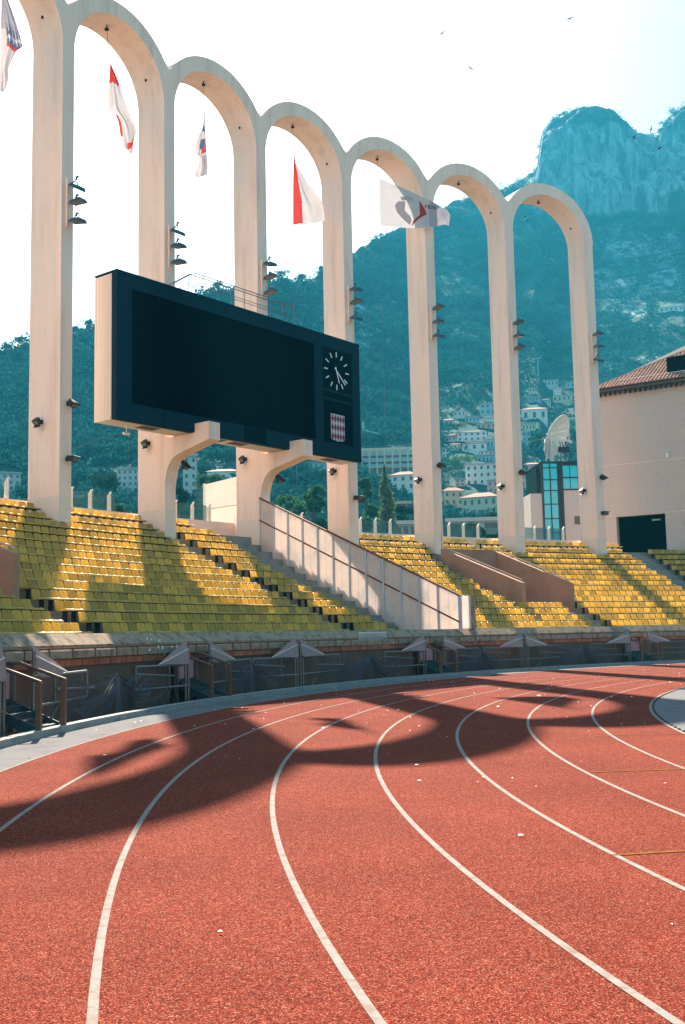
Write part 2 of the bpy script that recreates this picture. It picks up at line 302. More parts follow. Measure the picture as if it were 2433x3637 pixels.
def fix_normals(me):
    if len(me.polygons) > 4000: return
    bm = bmesh.new(); bm.from_mesh(me); bmesh.ops.recalc_face_normals(bm, faces=bm.faces); bm.to_mesh(me); bm.free()
def tag(o, label=None, cat=None, group=None, kind=None):
    if label: o['label'] = label
    if cat: o['category'] = cat
    if group: o['group'] = group
    if kind: o['kind'] = kind
    return o
def thing(name, label, cat, base, group=None, kind=None):
    o = bpy.data.objects.new(name, None); col.objects.link(o); o.location = tuple(base); o.empty_display_size = 0.2
    return tag(o, label, cat, group, kind)
def subpart(mb, name, mats, part, smooth=False):     # part of a part (part sits at its thing's origin)
    base = np.array(part.parent.location) if part.parent is not None else np.array(part.location)
    for i, q in enumerate(mb.v): mb.v[i] = tuple(np.asarray(q)-base)
    o = mb.build(name, mats, part, smooth, base=(0, 0, 0)); return o
ORD = ['first', 'second', 'third', 'fourth', 'fifth', 'sixth', 'seventh', 'eighth', 'ninth', 'tenth', 'eleventh', 'twelfth', 'thirteenth', 'fourteenth', 'fifteenth', 'sixteenth', 'seventeenth', 'eighteenth', 'nineteenth', 'twentieth']
def ordn(i):
    if i <= 20: return ORD[i-1]
    t = ['', '', 'twenty', 'thirty', 'forty', 'fifty'][i//10]
    return t+'-'+ORD[i % 10-1] if i % 10 else {20: 'twentieth', 30: 'thirtieth', 40: 'fortieth', 50: 'fiftieth'}[i]

# ================================================================ ground, track, ditch
A_L, A_R = 225.0, 45.0                           # the bend: 180 degrees, straights run on tangentially
def strip_path(R0, R1, z, m, name, parent=None, straight=84.4):
    b = MB(); b.sheet(R0, R1, z, A_L, A_R, 0.75)
    for a, sgn in ((A_L, -1), (A_R, 1)):
        d = tdir(a)*sgn; p0, p1 = P(R0, a, z), P(R1, a, z)
        b.add([p0, p1, p1+d*straight, p0+d*straight], [(0, 1, 2, 3)])
    return b.build(name, m, parent)
g = MB(); S_ = 1500.0
g.add([(-S_, -S_, -1.3), (S_, -S_, -1.3), (S_, S_, -1.3), (-S_, S_, -1.3)], [(0, 1, 2, 3)])
tag(g.build('ground', 'ground'), kind='structure')
track = tag(strip_path(R_IN, R_IN+8*LANE+0.02, 0.0, 'track', 'running_track'), kind='structure')
for k in range(9):
    R = R_IN+k*LANE
    strip_path(R-0.05 if k else R, R if k else R+0.05, 0.004, 'line', 'lane_line', track)
# dark feet of the kerb rail along the inside edge
b = MB(); a = 178.0
while a > 95: b.arc(R_IN-0.055, R_IN-0.02, 0.0, 0.02, a, a-0.22, 1); a -= 0.62
kr = b.build('kerb_rail_foot', 'black', track); tag(kr, kind='stuff')
for (x0, y0), (x1, y1) in (((2176, 3036), (2433, 3021)), ((2095, 2742), (2433, 2731)), ((2110, 2613), (2433, 2606))):
    p0, p1 = onground(x0, y0, 0.005), onground(x1, y1, 0.005); d = p1-p0; d /= np.linalg.norm(d); w = np.array([-d[1], d[0], 0])*0.025; p1 = p1+d*3
    MB().add([p0-w, p1-w, p1+w, p0+w], [(0, 1, 2, 3)]).build('yellow_mark', 'yellow', track)
# grass pitch between the straights
tag(MB().add([P(32, A_L, .003)-tdir(A_L)*4, P(32, A_R, .003)+tdir(A_R)*4, P(32, A_R, .003)+tdir(A_R)*100, P(32, A_L, .003)-tdir(A_L)*100], [(0, 1, 2, 3)]).build('grass_pitch', 'grass'), kind='structure')
# infield apron
b = MB(); n = 160
b.add([P(0, 0, -0.004)]+[P(R_IN+0.0, A_L-(A_L-A_R)*i/n, -0.004) for i in range(n+1)], [(0, i+1, i+2) for i in range(n)])
p0, p1 = P(R_IN, A_L, -0.004), P(R_IN, A_R, -0.004); d = -tdir(A_L)*84
b.add([p0, p1, p1+d, p0+d], [(0, 1, 2, 3)])
tag(b.build('infield_apron', 'strip'), kind='structure')
R_STRIP, R_KERB, R_KERB2, R_WALL = R_IN+8*LANE+0.02, 47.34, 47.52, 48.80
tag(strip_path(R_STRIP, R_KERB, 0.0, 'strip', 'outer_apron'), kind='structure')
b = MB(); a = 215.0
kerb = tag(MB().arc(R_KERB, R_KERB2, -1.29, 0.09, 216, 60, 1.0).build('kerb', 'kerb'), kind='structure')
while a > 70:       # kerb stones
    MB().arc(R_KERB-0.012, R_KERB2+0.012, 0.0905, 0.125, a, a-1.16, 0.6).build('kerb_stone', 'kerb', kerb); a -= 1.2
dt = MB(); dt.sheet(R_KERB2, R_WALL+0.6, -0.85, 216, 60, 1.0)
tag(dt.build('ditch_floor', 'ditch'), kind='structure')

# ================================================================ grandstand
LIPZ = [1.90, 2.23, 2.58, 2.93, 3.28, 3.61, 3.95, 4.30, 4.66, 5.02, 5.40, 5.80, 6.21, 6.62, 7.08]
R1_, RW = 50.9, 0.79
def lipR(k): return R1_+RW*(k-1)
TREAD = [z-0.40 for z in LIPZ]
SA, SB = 178.0, 98.0                              # angular extent of the stand
VOMS = [(165.0, 161.45), (126.65, 123.05)]
stand = thing('grandstand', 'curved concrete grandstand with terraces of yellow seats below the arches', 'grandstand', P(R_WALL, 140, 0))
def in_vom(k, a): return 5 <= k <= 12 and any(v1 < a < v0 for v0, v1 in VOMS)
for k in range(1, 16):
    R0 = lipR(k)-0.12 if k > 1 else 49.02
    R1 = lipR(k+1)-0.12 if k < 15 else 63.4
    z1 = TREAD[k-1]; segs = [(SA, SB)]
    if 5 <= k <= 12: segs = [(SA, VOMS[0][0]+.28), (VOMS[0][1]-.28, VOMS[1][0]+.28), (VOMS[1][1]-.28, SB)]
    for a0, a1 in segs: MB().arc(R0, R1, -1.28 if k == 1 else z1-0.75, z1, a0, a1, 1.0).build('terrace_step', 'terrace', stand)
# parapet and front wall in bands
def slope_band(Ra_, za, Rb, zb, Rback, zlow, name, m):
    n = 80; b = MB(); vs = []
    for i in range(n+1):
        a = SA+(SB-SA)*i/n; vs += [P(Ra_, a, zlow), P(Ra_, a, za), P(Rb, a, zb), P(Rback, a, zb), P(Rback, a, zlow)]
    fs = []
    for i in range(n):
        q, r = 5*i, 5*i+5
        for k in range(5): fs.append((q+k, q+(k+1) % 5, r+(k+1) % 5, r+k))
    b.add(vs, fs+[(0, 1, 2, 3, 4), (5*n+4, 5*n+3, 5*n+2, 5*n+1, 5*n)]); return b.build(name, m, stand)
slope_band(R_WALL-.22, 1.58, R_WALL+.10, 1.83, R_WALL+.30, 1.50, 'parapet', 'fascia')
slope_band(R_WALL-.31, 1.455, R_WALL-.285, 1.488, R_WALL+.2, 1.30, 'fascia_beam', 'fascia')
lw = MB().arc(R_WALL-0.20, R_WALL-0.05, -0.86, 1.11, SA, SB, 1.0).build('front_wall', 'lowwall', stand)
MB().arc(R_WALL-0.21, R_WALL-.05, 1.11, 1.295, SA, SB, 1.0).build('mortar_bed', 'lowwall', stand)
pts = [P(R_WALL-0.24, SA+(SB-SA)*i/90, 1.515) for i in range(91)]
MB().tube(pts, 0.022, 6).build('ledge_pipe', 'rust', stand)
a = 176.0; i = 0
while a > 104:      # terracotta blocks
    w_ = 0.30 + 0.05*random.random(); h_ = 0.005*random.random()
    z0 = 1.125+0.01*random.random()
    MB().arc(R_WALL-0.27+0.03*random.random(), R_WALL-0.205, z0, 1.285-0.012*random.random(), a, a-w_, 1).build('block', 'brick', stand)
    a -= 0.335; i += 1
def slope_rib(a):
    b = MB(); t = tdir(a)*.02; u = np.array([0, 0, .012])
    b.prism([P(R_WALL-.325, a, 1.29)-t, P(R_WALL-.325, a, 1.49)-t, P(R_WALL-.25, a, 1.49)-t, P(R_WALL-.25, a, 1.29)-t], t*2); b.build('joint_rib', 'rust', stand)
a = 175.3
while a > 104:      # joint ribs of the lower beam
    slope_rib(a); a -= 1.32
# back wall of the terrace
MB().arc(63.4, 63.62, 5.2, 7.55, SA, 112.6, 1.0).build('back_wall', 'arch', stand)
# vomitories
for vi, (v0, v1) in enumerate(VOMS):
    Ri, Ro = 53.95, 60.22; vz = 2.72
    def topz(R): return np.interp(R, [Ri, Ro], [4.2, 6.45])
    MB().arc(Ri, Ro+1.6, 0.5, 1.6, v0+.2, v1-.2, 1).build('vomitory_floor', 'terrace', stand)
    for av, sg in ((v0, 1), (v1, -1)):
        t_ = tdir(av)*-sg*0.13; prof = [(Ri, 1.6), (Ro, 1.6), (Ro, topz(Ro)), (Ri, topz(Ri))]
        b = MB(); b.prism([P(R, av, z)-t_*0 for R, z in prof], t_*2); w = b.build('vomitory_wall', 'vom', stand)
        rp = [P(R, av, topz(R)+0.14)+t_ for R in (Ri+0.1, Ri+2.1, Ri+4.1, Ro)]
        rb = MB(); rb.tube([rp[0]-np.array([0, 0, .35])]+rp, 0.025, 6)
        for q in rp[1:]: rb.tube([q-np.array([0, 0, .2]), q], 0.018, 5)
        subpart(rb, 'handrail', 'rail', w)
    MB().arc(Ro-0.25, Ro, 5.2, 6.42, v0, v1, 1).build('vomitory_lintel', 'vom', stand)
    MB().arc(Ro+1.2, Ro+1.4, 1.6, 6.0, v0, v1, 1).build('vomitory_back', 'dark', stand)  # near-black sheet drawn for the shade behind the opening
    MB().arc(Ri-0.02, Ri+0.16, 1.6, 2.93, v0, v1, 1).build('vomitory_front', 'vom', stand)
    for s_ in range(5): MB().arc(Ri+1.2+s_*0.5, Ro+1.2, 1.6+s_*0.0, 1.62+s_*0.18, v0-.05, v1+.05, 1).build('vomitory_step', 'terrace', stand)

# seat blocks: rows 1..15, angle from the left (large) to the right (small)
def blocks(k):
    L = []
    left = 162.15
    if k <= 4: L.append(('left', 174.5, left))
    elif k <= 12: L.append(('left', 174.5, 165.35))
    if k <= 4: L.append(('main', 160.95, 144.62))
    elif k <= 12: L.append(('main', 160.45, 144.62))
    else: L.append(('main', 174.5, 144.62))
    L.append(('narrow', 143.70, 141.05 if k < 15 else 142.0))
    if k <= 4: L.append(('right', 138.65, 124.05))
    elif k <= 12: L.append(('right', 138.65, 127.60))
    elif k == 13: L.append(('right', 138.65, 126.9)); L.append(('right', 125.9, 123.4))
    else: L.append(('right', 138.65, 122.9))
    L.append(('far', 122.85 if k <= 4 else 122.6, 112.15))
    if k <= 14: L.append(('end', 110.6, 101.0))
    return L
WALL_P = np.array([18.6, 76.8, 0]); WALL_D = np.array([0.8396, -0.5432, 0]); WALL_N = np.array([-0.5432, -0.8396, 0])
seats = []
for k in range(1, 16):
    R = lipR(k); st = math.degrees(0.452/R); cnt = {}
    for nm, a0, a1 in blocks(k):
        n = int((a0-a1)/st)
        for i in range(n):
            a = a0-(i+0.5)*st
            if k >= 14 and any(abs(a-colang(j))*R_(1)*R < 0.345+0.23+0.06 for j in range(-2, 8)): continue
            p = P(R, a, TREAD[k-1])
            if np.dot(P(R+0.6, a, 0)-WALL_P, WALL_N) < 0.35: continue
            x, y = px(p+np.array([0, 0, .5]))
            if x < -260 or x > IW+260: continue
            cnt[nm] = cnt.get(nm, 0)+1
            seats.append((nm, k, cnt[nm], a, p, np.linalg.norm(p-EYE), 0 < x < IW))
def seat_meshes():
    w, d = 0.203, 0.40
    # pan: curved shell; local x along row, y back, z up, origin at tread under the front lip
    pan = MB(); n = 5; prof = [(0.0, 0.345), (0.0, 0.372), (0.015, 0.390), (0.09, 0.414), (0.22, 0.392), (0.38, 0.375)]
    vs = []
    for y, z in prof: vs += [(-w, y, z), (-w*0.5, y, z-(0.012 if y > .05 else 0)), (w*0.5, y, z-(0.012 if y > .05 else 0)), (w, y, z)]
    fs = [(i*4+j, i*4+j+1, i*4+j+5, i*4+j+4) for i in range(len(prof)-1) for j in range(3)]
    pan.add(vs, fs)
    pan.add([(-w, 0, .345), (w, 0, .345), (w, .38, .33), (-w, .38, .33)], [(0, 1, 2, 3)], 1)  # underside coloured black for the shaded gap below the lip
    pan.add([(-w, 0, .345), (-w, 0, .372), (-w, .09, .414), (-w, .22, .392), (-w, .38, .375), (-w, .38, .33)], [tuple(range(6))])
    pan.add([(w, 0, .345), (w, 0, .372), (w, .09, .414), (w, .22, .392), (w, .38, .375), (w, .38, .33)], [tuple(range(5, -1, -1))])
    pan.abox(-0.03, 0.03, 0.16, 0.30, 0.0, 0.34, 1)
    back = MB(); y0, y1, z0, z1 = 0.375, 0.435, 0.372, 0.65
    def yy(z): return y0+(y1-y0)*(z-z0)/(z1-z0)
    out = [(-w, z0), (w, z0), (w*0.96, z1-0.07), (w*0.88, z1-.02), (w*0.70, z1), (-w*0.70, z1), (-w*0.88, z1-.02), (-w*0.96, z1-0.07)]
    fr = [(x, yy(z), z) for x, z in out]; bk = [(x, yy(z)+0.035, z) for x, z in out]; n = 8
    back.add(fr+bk, [tuple(range(n)), tuple(range(2*n-1, n-1, -1))]+[(i, n+i, n+(i+1) % n, (i+1) % n) for i in range(n)])
    zc = 0.60; back.add([(0.02*math.cos(t), yy(zc+.02*math.sin(t))-0.003, zc+0.02*math.sin(t)) for t in [2*math.pi*i/6 for i in range(6)]], [tuple(range(6))], 1)
    return pan, back
pan, back = seat_meshes()
def rawmesh(mb, name, mats):
    o = mb.build(name, mats); me = o.data; bpy.data.objects.remove(o); return me
pan_me, back_me = rawmesh(pan, 'seat_pan', ['seat', 'black']), rawmesh(back, 'backrest', ['seat', 'black'])
seats.sort(key=lambda s: (not s[6], s[5]))
near, rest = seats[:300], seats[300:]
ntot = {}
for q in seats: ntot[q[:2]] = max(ntot.get(q[:2], 0), q[2])
ROWN = {i: ordn(i) for i in range(1, 16)}
DESC = {'left': ('left of the left-hand aisle, in the block cut by the left frame edge'), 'main': ''}
for nm, k, i, a, p, dd, _ in near:
    if nm == 'left': lab = f'yellow seat left of the left aisle, {ordn(k)} row up, {ordn(ntot[(nm, k)]-i+1)} from that aisle'
    else: lab = f'yellow seat right of the left aisle, {ordn(k)} row up, {ordn(i)} from that aisle'
    e = thing('stadium_seat', lab, 'seat', p, 'yellow seats on the terraces'); e.rotation_euler = (0, 0, R_(a-90)+random.uniform(-.02, .02))
    for me in (pan_me, back_me):
        o = bpy.data.objects.new(me.name.split('.')[0], me); col.objects.link(o); o.parent = e
def bake(items, mbs, name, mats):
    V = []; Fc = []; Mi = []; off = 0
    base = [(np.array(mb.v), mb.f, mb.m) for mb in mbs]
    for nm, k, i, a, p, dd, _ in items:
        th = R_(a-90)+random.uniform(-.02, .02); c, s = math.cos(th), math.sin(th)
        for v, f, m in base:
            w = np.empty_like(v); w[:, 0] = c*v[:, 0]-s*v[:, 1]+p[0]; w[:, 1] = s*v[:, 0]+c*v[:, 1]+p[1]; w[:, 2] = v[:, 2]+p[2]
            V.append(w); Fc += [tuple(q+off for q in t) for t in f]; Mi += m; off += len(v)
    me = bpy.data.meshes.new(name); me.from_pydata(np.concatenate(V).tolist(), [], Fc)
    for q in mats: me.materials.append(M[q])
    me.polygons.foreach_set('material_index', Mi); me.update()
    o = bpy.data.objects.new(name, me); col.objects.link(o); return o
tag(bake(rest, (pan, back), 'terrace_seats', ['seat', 'black']), 'rows of yellow plastic seats farther along the terraces', 'seats', kind='stuff')
# aisle steps (half-height treads between the seat blocks)
for a0, a1, k0, k1 in ((162.1, 161.0, 1, 4), (161.35, 160.5, 5, 12), (144.58, 143.74, 1, 15), (140.95, 139.25, 1, 14), (124.0, 122.9, 1, 4), (127.5, 126.95, 5, 13), (112.05, 110.65, 1, 14)):
    for k in range(k0, min(k1, 14)+1):
        z0, z1 = TREAD[k-1], TREAD[k]; R1 = lipR(k+1)-0.12
        MB().arc(R1-0.36, R1-0.003, z0-0.02, (z0+z1)/2, a0, a1, 1).build('aisle_step', 'terrace', stand)

# ================================================================ unseen guessed stands behind and beside the camera, added for bounce light
def bounce_side_stand(name, label, c, d, n, L, rows, z0, roof):
    c, d, n = (np.asarray(q, float) for q in (c, d, n)); Z_ = np.array([0, 0, 1.0])      # d along, n away from the pitch
    t = thing(name, label, 'grandstand', c, 'unseen grandstands added for bounce light')
    b = MB()
    for k in range(rows): b.box(c+n*(k*.85+.42)+Z_*(z0+k*.45)/2, d*L/2, n*.425, Z_*(z0+k*.45)/2)
    b.build('terrace', 'fascia', t)
    b = MB()
    for k in range(rows): b.box(c+n*(k*.85+.55)+Z_*(z0+k*.45+.30), d*L/2*.98, n*.22, Z_*.28)
    b.build('seat_rows', 'seat', t)
    e = c+n*(rows*.85+.3); zt = z0+rows*.45
    MB().box(e+Z_*(zt+roof)/2+n*.3, d*L/2, n*.3, Z_*(zt+roof)/2).build('rear_wall', 'stucco', t)
    MB().box(e-n*(rows*.2)+Z_*(zt+roof+.3), d*L/2, n*(rows*.2+.6), Z_*.3).build('roof', 'casing', t)
    for k in range(int(L/8)): MB().box(e-n*.4+d*(-L/2+4+k*8)+Z_*(zt+roof)/2, d*.35, n*.35, Z_*(zt+roof)/2).build('pillar', 'arch', t)
Tl = -tdir(A_L); Nl = ndir(A_L)
bounce_side_stand('bounce_side_stand', 'unseen long roofed grandstand along the straight behind the camera, added for bounce light', P(50, A_L, 0)+Tl*50, Tl, Nl, 96, 22, 1.8, 9)
bounce_side_stand('bounce_side_stand', 'unseen long roofed grandstand across the pitch from the camera, added for bounce light', P(50, A_R, 0)+Tl*44, Tl, -Nl, 92, 22, 1.8, 9)
bounce_side_stand('bounce_end_stand', 'unseen roofed grandstand at the far end behind the camera, added for bounce light', np.array([XC, YC, 0])+Tl*140, Nl, Tl, 96, 20, 1.8, 9)

# ================================================================ arcade of nine arches
arc = thing('arcade', 'row of nine tall cream concrete arches rising behind the grandstand', 'arches', P(RA, colang(2.5), 5.0))
for j in range(-2, 8):
    ca = colang(j); hw = math.degrees(COL_T/2/RA)
    b = MB(); b.arc(RA, RA+COL_D, 4.6, Z_SPRING, ca+hw, ca-hw, 2, bottom=False)
    c = b.build('column', 'arch', arc); 
    hw2 = math.degrees((COL_T/2+.006)/RA)
    subpart(MB().arc(RA-0.006, RA+COL_D+0.006, 4.62, 7.56, ca+hw2, ca-hw2, 2), 'painted_base', 'band', c)
    if j == 5:
        q0 = P(RA-0.008, ca-hw*0.55, 6.5)
        subpart(MB().add([q0, q0+tdir(ca)*.05, q0+tdir(ca)*.03+np.array([0, 0, 2.0]), q0+tdir(ca)*.02+np.array([0, 0, 2.0])], [(0, 1, 2, 3)]), 'rust_streak', 'rust', c)
HALF = RA*R_(ARC_STEP)/2; S0 = 2.9
def ztop(s, clipped):
    s = abs(s)
    if s <= S0 or not clipped: return math.sqrt(max(0, R_OUT**2-s*s))
    zz = math.sqrt(R_OUT**2-S0**2); sl = -S0/zz; L = HALF-S0; t = s-S0
    return zz+sl*(t-t*t/(2*L))
def outer(th, clipped):
    c, s = math.cos(th), math.sin(th)
    lim = HALF if clipped else R_OUT
    lo, hi = R_ARCH, 8.0
    for _ in range(40):
        m = (lo+hi)/2; x, z = m*c, m*s
        if abs(x) <= lim and z <= ztop(x, clipped): lo = m
        else: hi = m
    return lo*c, lo*s
for j in range(-2, 7):
    am = colang(j+0.5); n = 48; prof = []
    for i in range(n+1):
        th = math.pi*i/n          # 0 = right side, pi = left
        right = th < math.pi/2
        clipped = not ((j == 6 and right) or (j == -2 and not right))
        ox, oz = outer(th, clipped); prof.append((R_ARCH*math.cos(th), R_ARCH*math.sin(th), ox, oz))
    # extra outer corner where the boundary meets the valley
    b = MB(); vs = []
    for ix, iz, ox, oz in prof:
        ai, ao = am-math.degrees(ix/RA), am-math.degrees(ox/RA)
        vs += [P(RA, ai, Z_SPRING+iz), P(RA, ao, Z_SPRING+oz), P(RA+COL_D, ao, Z_SPRING+oz), P(RA+COL_D, ai, Z_SPRING+iz)]
    for i in range(n):
        q, r = 4*i, 4*i+4
        fs = [(q, q+1, r+1, r), (q+3, r+3, r+2, q+2), (q, r, r+3, q+3)]
        b.add([], []) 
        for f in fs: b.f.append(f); b.m.append(0)
        if not (abs(abs(prof[i][2])-HALF) < 1e-3 and abs(abs(prof[i+1][2])-HALF) < 1e-3): b.f.append((q+1, q+2, r+2, r+1)); b.m.append(1)
    b.v = [tuple(q) for q in vs]
    o = b.build('arch', ['arch', 'archtop'], arc)
    # pulley under the crown and rod on top
    pb = MB(); cpt = P(RA+COL_D*0.5, am, Z_SPRING+R_ARCH); pb.tube([cpt+np.array([0, 0, .02]), cpt-np.array([0, 0, .18])], 0.03, 6); pb.tube([cpt-np.array([.09, 0, .2]), cpt-np.array([-.09, 0, .2])], 0.07, 8)
    subpart(pb, 'pulley', 'black', o)
    for s_ in (1,):
        cb = P(RA+0.9, am-math.degrees(2.55/RA), Z_SPRING+1.29); subpart(MB().box(cb, (.05, 0, 0), (0, .05, 0), (0, 0, .05)), 'bolt', 'black', o)
    if j == 2:
        ct = P(RA+0.1, am, Z_SPRING+R_OUT); subpart(MB().tube([ct-np.array([0, 0, .05]), ct+np.array([0, 0, .9])], 0.018, 5), 'lightning_rod', 'black', o)

# ================================================================ scoreboard
c2, c3 = P(RA, colang(2), 0), P(RA, colang(3), 0)
SD = (c3-c2)/np.linalg.norm(c3-c2); SN = np.array([SD[1], -SD[0], 0])
def B(s, o, z): return c2+SD*s+SN*o+np.array([0, 0, z])
def sbox(mb, s0, s1, o0, o1, z0, z1, mi=0): return mb.box(B((s0+s1)/2, (o0+o1)/2, (z0+z1)/2), SD*(s1-s0)/2, SN*(o1-o0)/2, (0, 0, (z1-z0)/2), mi)
SZ0, SZ1, SS0, SS1, OF, OB = 10.86, 17.24, -4.80, 11.86, 2.0, 0.55
board = thing('scoreboard', 'large dark scoreboard with clock and lozenge shield, carried on two concrete brackets', 'scoreboard', B(3.2, 0.6, 10.85))
sbox(MB(), SS0+.02, SS1-.02, OB, OF-.32, SZ0+.015, SZ1-.06).build('casing', 'casing', board)
cas = sbox(MB(), SS0, SS0+0.02, OB-.01, OF-.33, SZ0, SZ1-.05).build('side_panel', 'casing', board)
for i in range(6):
    o_ = OB+0.08+i*0.19; subpart(sbox(MB(), SS0-.012, SS0, o_, o_+0.03, SZ0+.01, SZ1-.06), 'rib', 'casing', cas)
fr = MB(); sbox(fr, SS0, SS1, OF-.34, OF, 16.62, SZ1); sbox(fr, SS0, SS1, OF-.34, OF, SZ0, 11.62); sbox(fr, SS0, -3.96, OF-.34, OF-.012, 11.62, 16.62); sbox(fr, 11.25, SS1, OF-.34, OF-.012, 11.62, 16.62)
fr.build('front_frame', 'teal', board)
sbox(MB(), SS0-.02, SS1+.02, OB-.03, OF+.02, SZ1+.003, SZ1+.06).build('top_capping', 'teal', board)
sbox(MB(), -3.96, 8.14, OF-.33, OF-.09, 11.62, 16.62).build('screen', 'screen', board)
scr = [o for o in board.children if o.name.startswith('screen')][0]; gm = MB()
for i in range(1, 20): sbox(gm, -3.96+i*.605-.006, -3.96+i*.605+.006, OF-.09, OF-.086, 11.63, 16.61)
for i in range(1, 9): sbox(gm, -3.95, 8.13, OF-.0895, OF-.0865, 11.62+i*.555-.005, 11.62+i*.555+.005)
subpart(gm, 'module_seams', 'screenB', scr)
sbox(MB(), 8.14, 8.80, OF-.33, OF-.03, 11.62, 16.62).build('side_pilaster', 'teal', board)
rp_ = sbox(MB(), 8.80, 11.25, OF-.33, OF-.10, 11.62, 16.62).build('clock_panel', 'screenB', board)
for z0, z1 in ((14.30, 14.42), (13.86, 13.98)): subpart(sbox(MB(), 8.80, 11.25, OF-.10, OF-.05, z0, z1), 'cross_bar', 'teal', rp_)
for s_ in (9.35, 10.35): subpart(sbox(MB(), s_, s_+.03, OF-.1, OF-.088, 14.42, 16.6), 'panel_seam', 'teal', rp_)
for s0, s1 in ((-2.2, -2.17), (0.2, .23), (2.85, 2.88), (4.32, 4.35), (6.5, 6.53)): subpart(sbox(MB(), s0, s1, OF, OF+.004, SZ0+.02, 11.6), 'panel_seam', 'screenB', rp_)
subpart(sbox(MB(), 2.88, 4.32, OF, OF+.006, SZ0+.03, 11.6), 'dark_infill', 'screenB', rp_)
# clock
CK = (9.98, 15.52)
ck = MB(); 
for t in range(24): pass
ck.prism([B(CK[0]+1.06*math.cos(2*math.pi*i/32), OF-.099, CK[1]+1.06*math.sin(2*math.pi*i/32)) for i in range(32)], SN*0.012)
ckp = ck.build('clock', 'screenB', board)
def bar(mb, ang, r0, r1, w0, w1, o0, o1):
    d = np.array([math.sin(ang), math.cos(ang)]); e = np.array([d[1], -d[0]])
    q = [(r0*d-e*w0), (r0*d+e*w0), (r1*d+e*w1), (r1*d-e*w1)]
    mb.prism([B(CK[0]+x, o0, CK[1]+z) for x, z in q], SN*(o1-o0))
for i in range(12):
    mb = MB(); bar(mb, math.pi*i/6, 0.74, 1.02, .03, .03, OF-.087, OF-.07); subpart(mb, 'hour_mark', 'clock', ckp)
mb = MB(); bar(mb, R_(133), -0.22, 0.95, .022, .03, OF-.065, OF-.05); subpart(mb, 'minute_hand', 'clock', ckp)
mb = MB(); bar(mb, R_(161), -0.22, 0.66, .028, .028, OF-.085, OF-.07); subpart(mb, 'hour_hand', 'clock', ckp)
# lozenge shield
s0, s1, z0, z1 = 9.44, 10.55, 11.78, 13.18
out = [(s0, z1), (s0, z0+.16), (s0+.05, z0+.06), (s0+.15, z0+.02), ((s0+s1)/2-.08, z0), ((s0+s1)/2, z0-.05), ((s0+s1)/2+.08, z0), (s1-.15, z0+.02), (s1-.05, z0+.06), (s1, z0+.16), (s1, z1)]
sh = MB().prism([B(s, OF-.099, z) for s, z in out], SN*0.03).build('shield', 'shieldw', board)
cw, chh = (s1-s0)/5, (z1-z0)/3
for i in range(5):
    for j in range(3):
        cs, cz = s0+cw*(i+.5), z1-chh*(j+.5)-.01
        subpart(MB().prism([B(cs-cw*.49, OF-.069, cz), B(cs, OF-.069, cz+chh*.495), B(cs+cw*.49, OF-.069, cz), B(cs, OF-.069, cz-chh*.495)], SN*0.006), 'lozenge', 'red', sh)
# underside hatches
for s_ in (-2.9, 1.2, 2.7, 7.4, 9.6): sbox(MB(), s_, s_+1.0, 0.9, 1.5, SZ0+.004, SZ0+.014).build('hatch', 'eave', board)
# railing on top
rl = MB(); ss = [-0.66+0.93*i for i in range(10)]
for o_ in (1.0, 0.7):
    rl.tube([B(-0.66, o_, 17.9), B(0.6, o_, 18.72), B(7.75, o_, 18.72)], .022, 5); rl.tube([B(0.3, o_, 18.2), B(7.75, o_, 18.2)], .016, 5)
    if o_ == 1.0:
        for s_ in ss: rl.tube([B(s_, o_, 17.28), B(s_, o_, min(18.72, 17.9+max(0, (s_+.66)*.65)))], .018, 5)
rl.tube([B(7.75, 1.0, 18.72), B(7.75, .7, 18.72)], .02, 5); rl.build('top_railing', 'tube', board)
for s_ in (0.0, 6.403):
    prof = [(2.9, 11.25), (2.9, 10.45)] + [(2.9-1.9*t, 10.45-0.42*t) for t in (.5, 1.0)] + [(1.0-.92*math.sin(t), 10.03-0.9*(1-math.cos(t))-.14*math.sin(t)) for t in (0.3, .6, .9, 1.2, 1.45)] + [(0.03, 8.9), (-.02, 8.6), (-.02, 10.845), (2.012, 10.845), (2.012, 11.25)]
    b = MB(); b.prism([B(s_-.35, o, z) for o, z in prof], SD*0.70); br = b.build('bracket', 'arch', board)

# ================================================================ white partition between the blocks
PA0, PA1 = 139.12, 138.62
def Q(R, z, off=0.0):                            # point on the partition line, off = to the right
    a = PA0+(PA1-PA0)*(R-48.75)/(61.15-48.75); return P(R, a, z)+tdir(a)*off
def ptop(R): return 3.22+(8.72-3.22)*(R-48.75)/(61.4-48.75)
def tread_at(R):
    k = 0
    for i in range(1, 16):
        if R >= lipR(i)-0.12: k = i
    return TREAD[max(k-1, 0)]
part_ = thing('partition', 'white stepped partition with rust-red rails running up the terrace', 'partition', Q(55, tread_at(55)))
Rs = [48.78]+[49.9+1.02*i for i in range(12)]; Rs[-1] = 61.12
for i in range(len(Rs)-1):
    r0, r1 = Rs[i]+.035, Rs[i+1]-.035; b = MB()
    zb0 = tread_at(r0+.05)-0.02
    b.prism([Q(r0, zb0), Q(r1, zb0), Q(r1, ptop(r1)-.03), Q(r0, ptop(r0)-.03)], tdir(139)*0.03); pp = b.build('panel', 'white', part_)
    rm = (r0+r1)/2; sm = MB(); sm.prism([Q(rm-.006, zb0, -.004), Q(rm+.006, zb0, -.004), Q(rm+.006, ptop(rm)-.1, -.004), Q(rm-.006, ptop(rm)-.1, -.004)], tdir(139)*0.003); subpart(sm, 'seam', 'grey_post', pp)
for i, r in enumerate(Rs):
    zb = tread_at(r)-.05; c = (Q(r, zb)+Q(r, ptop(r)))/2; a = 139
    MB().box(c, ndir(a)*0.045, tdir(a)*0.05, (0, 0, (ptop(r)-zb)/2-.02)).build('post', 'grey_post', part_)
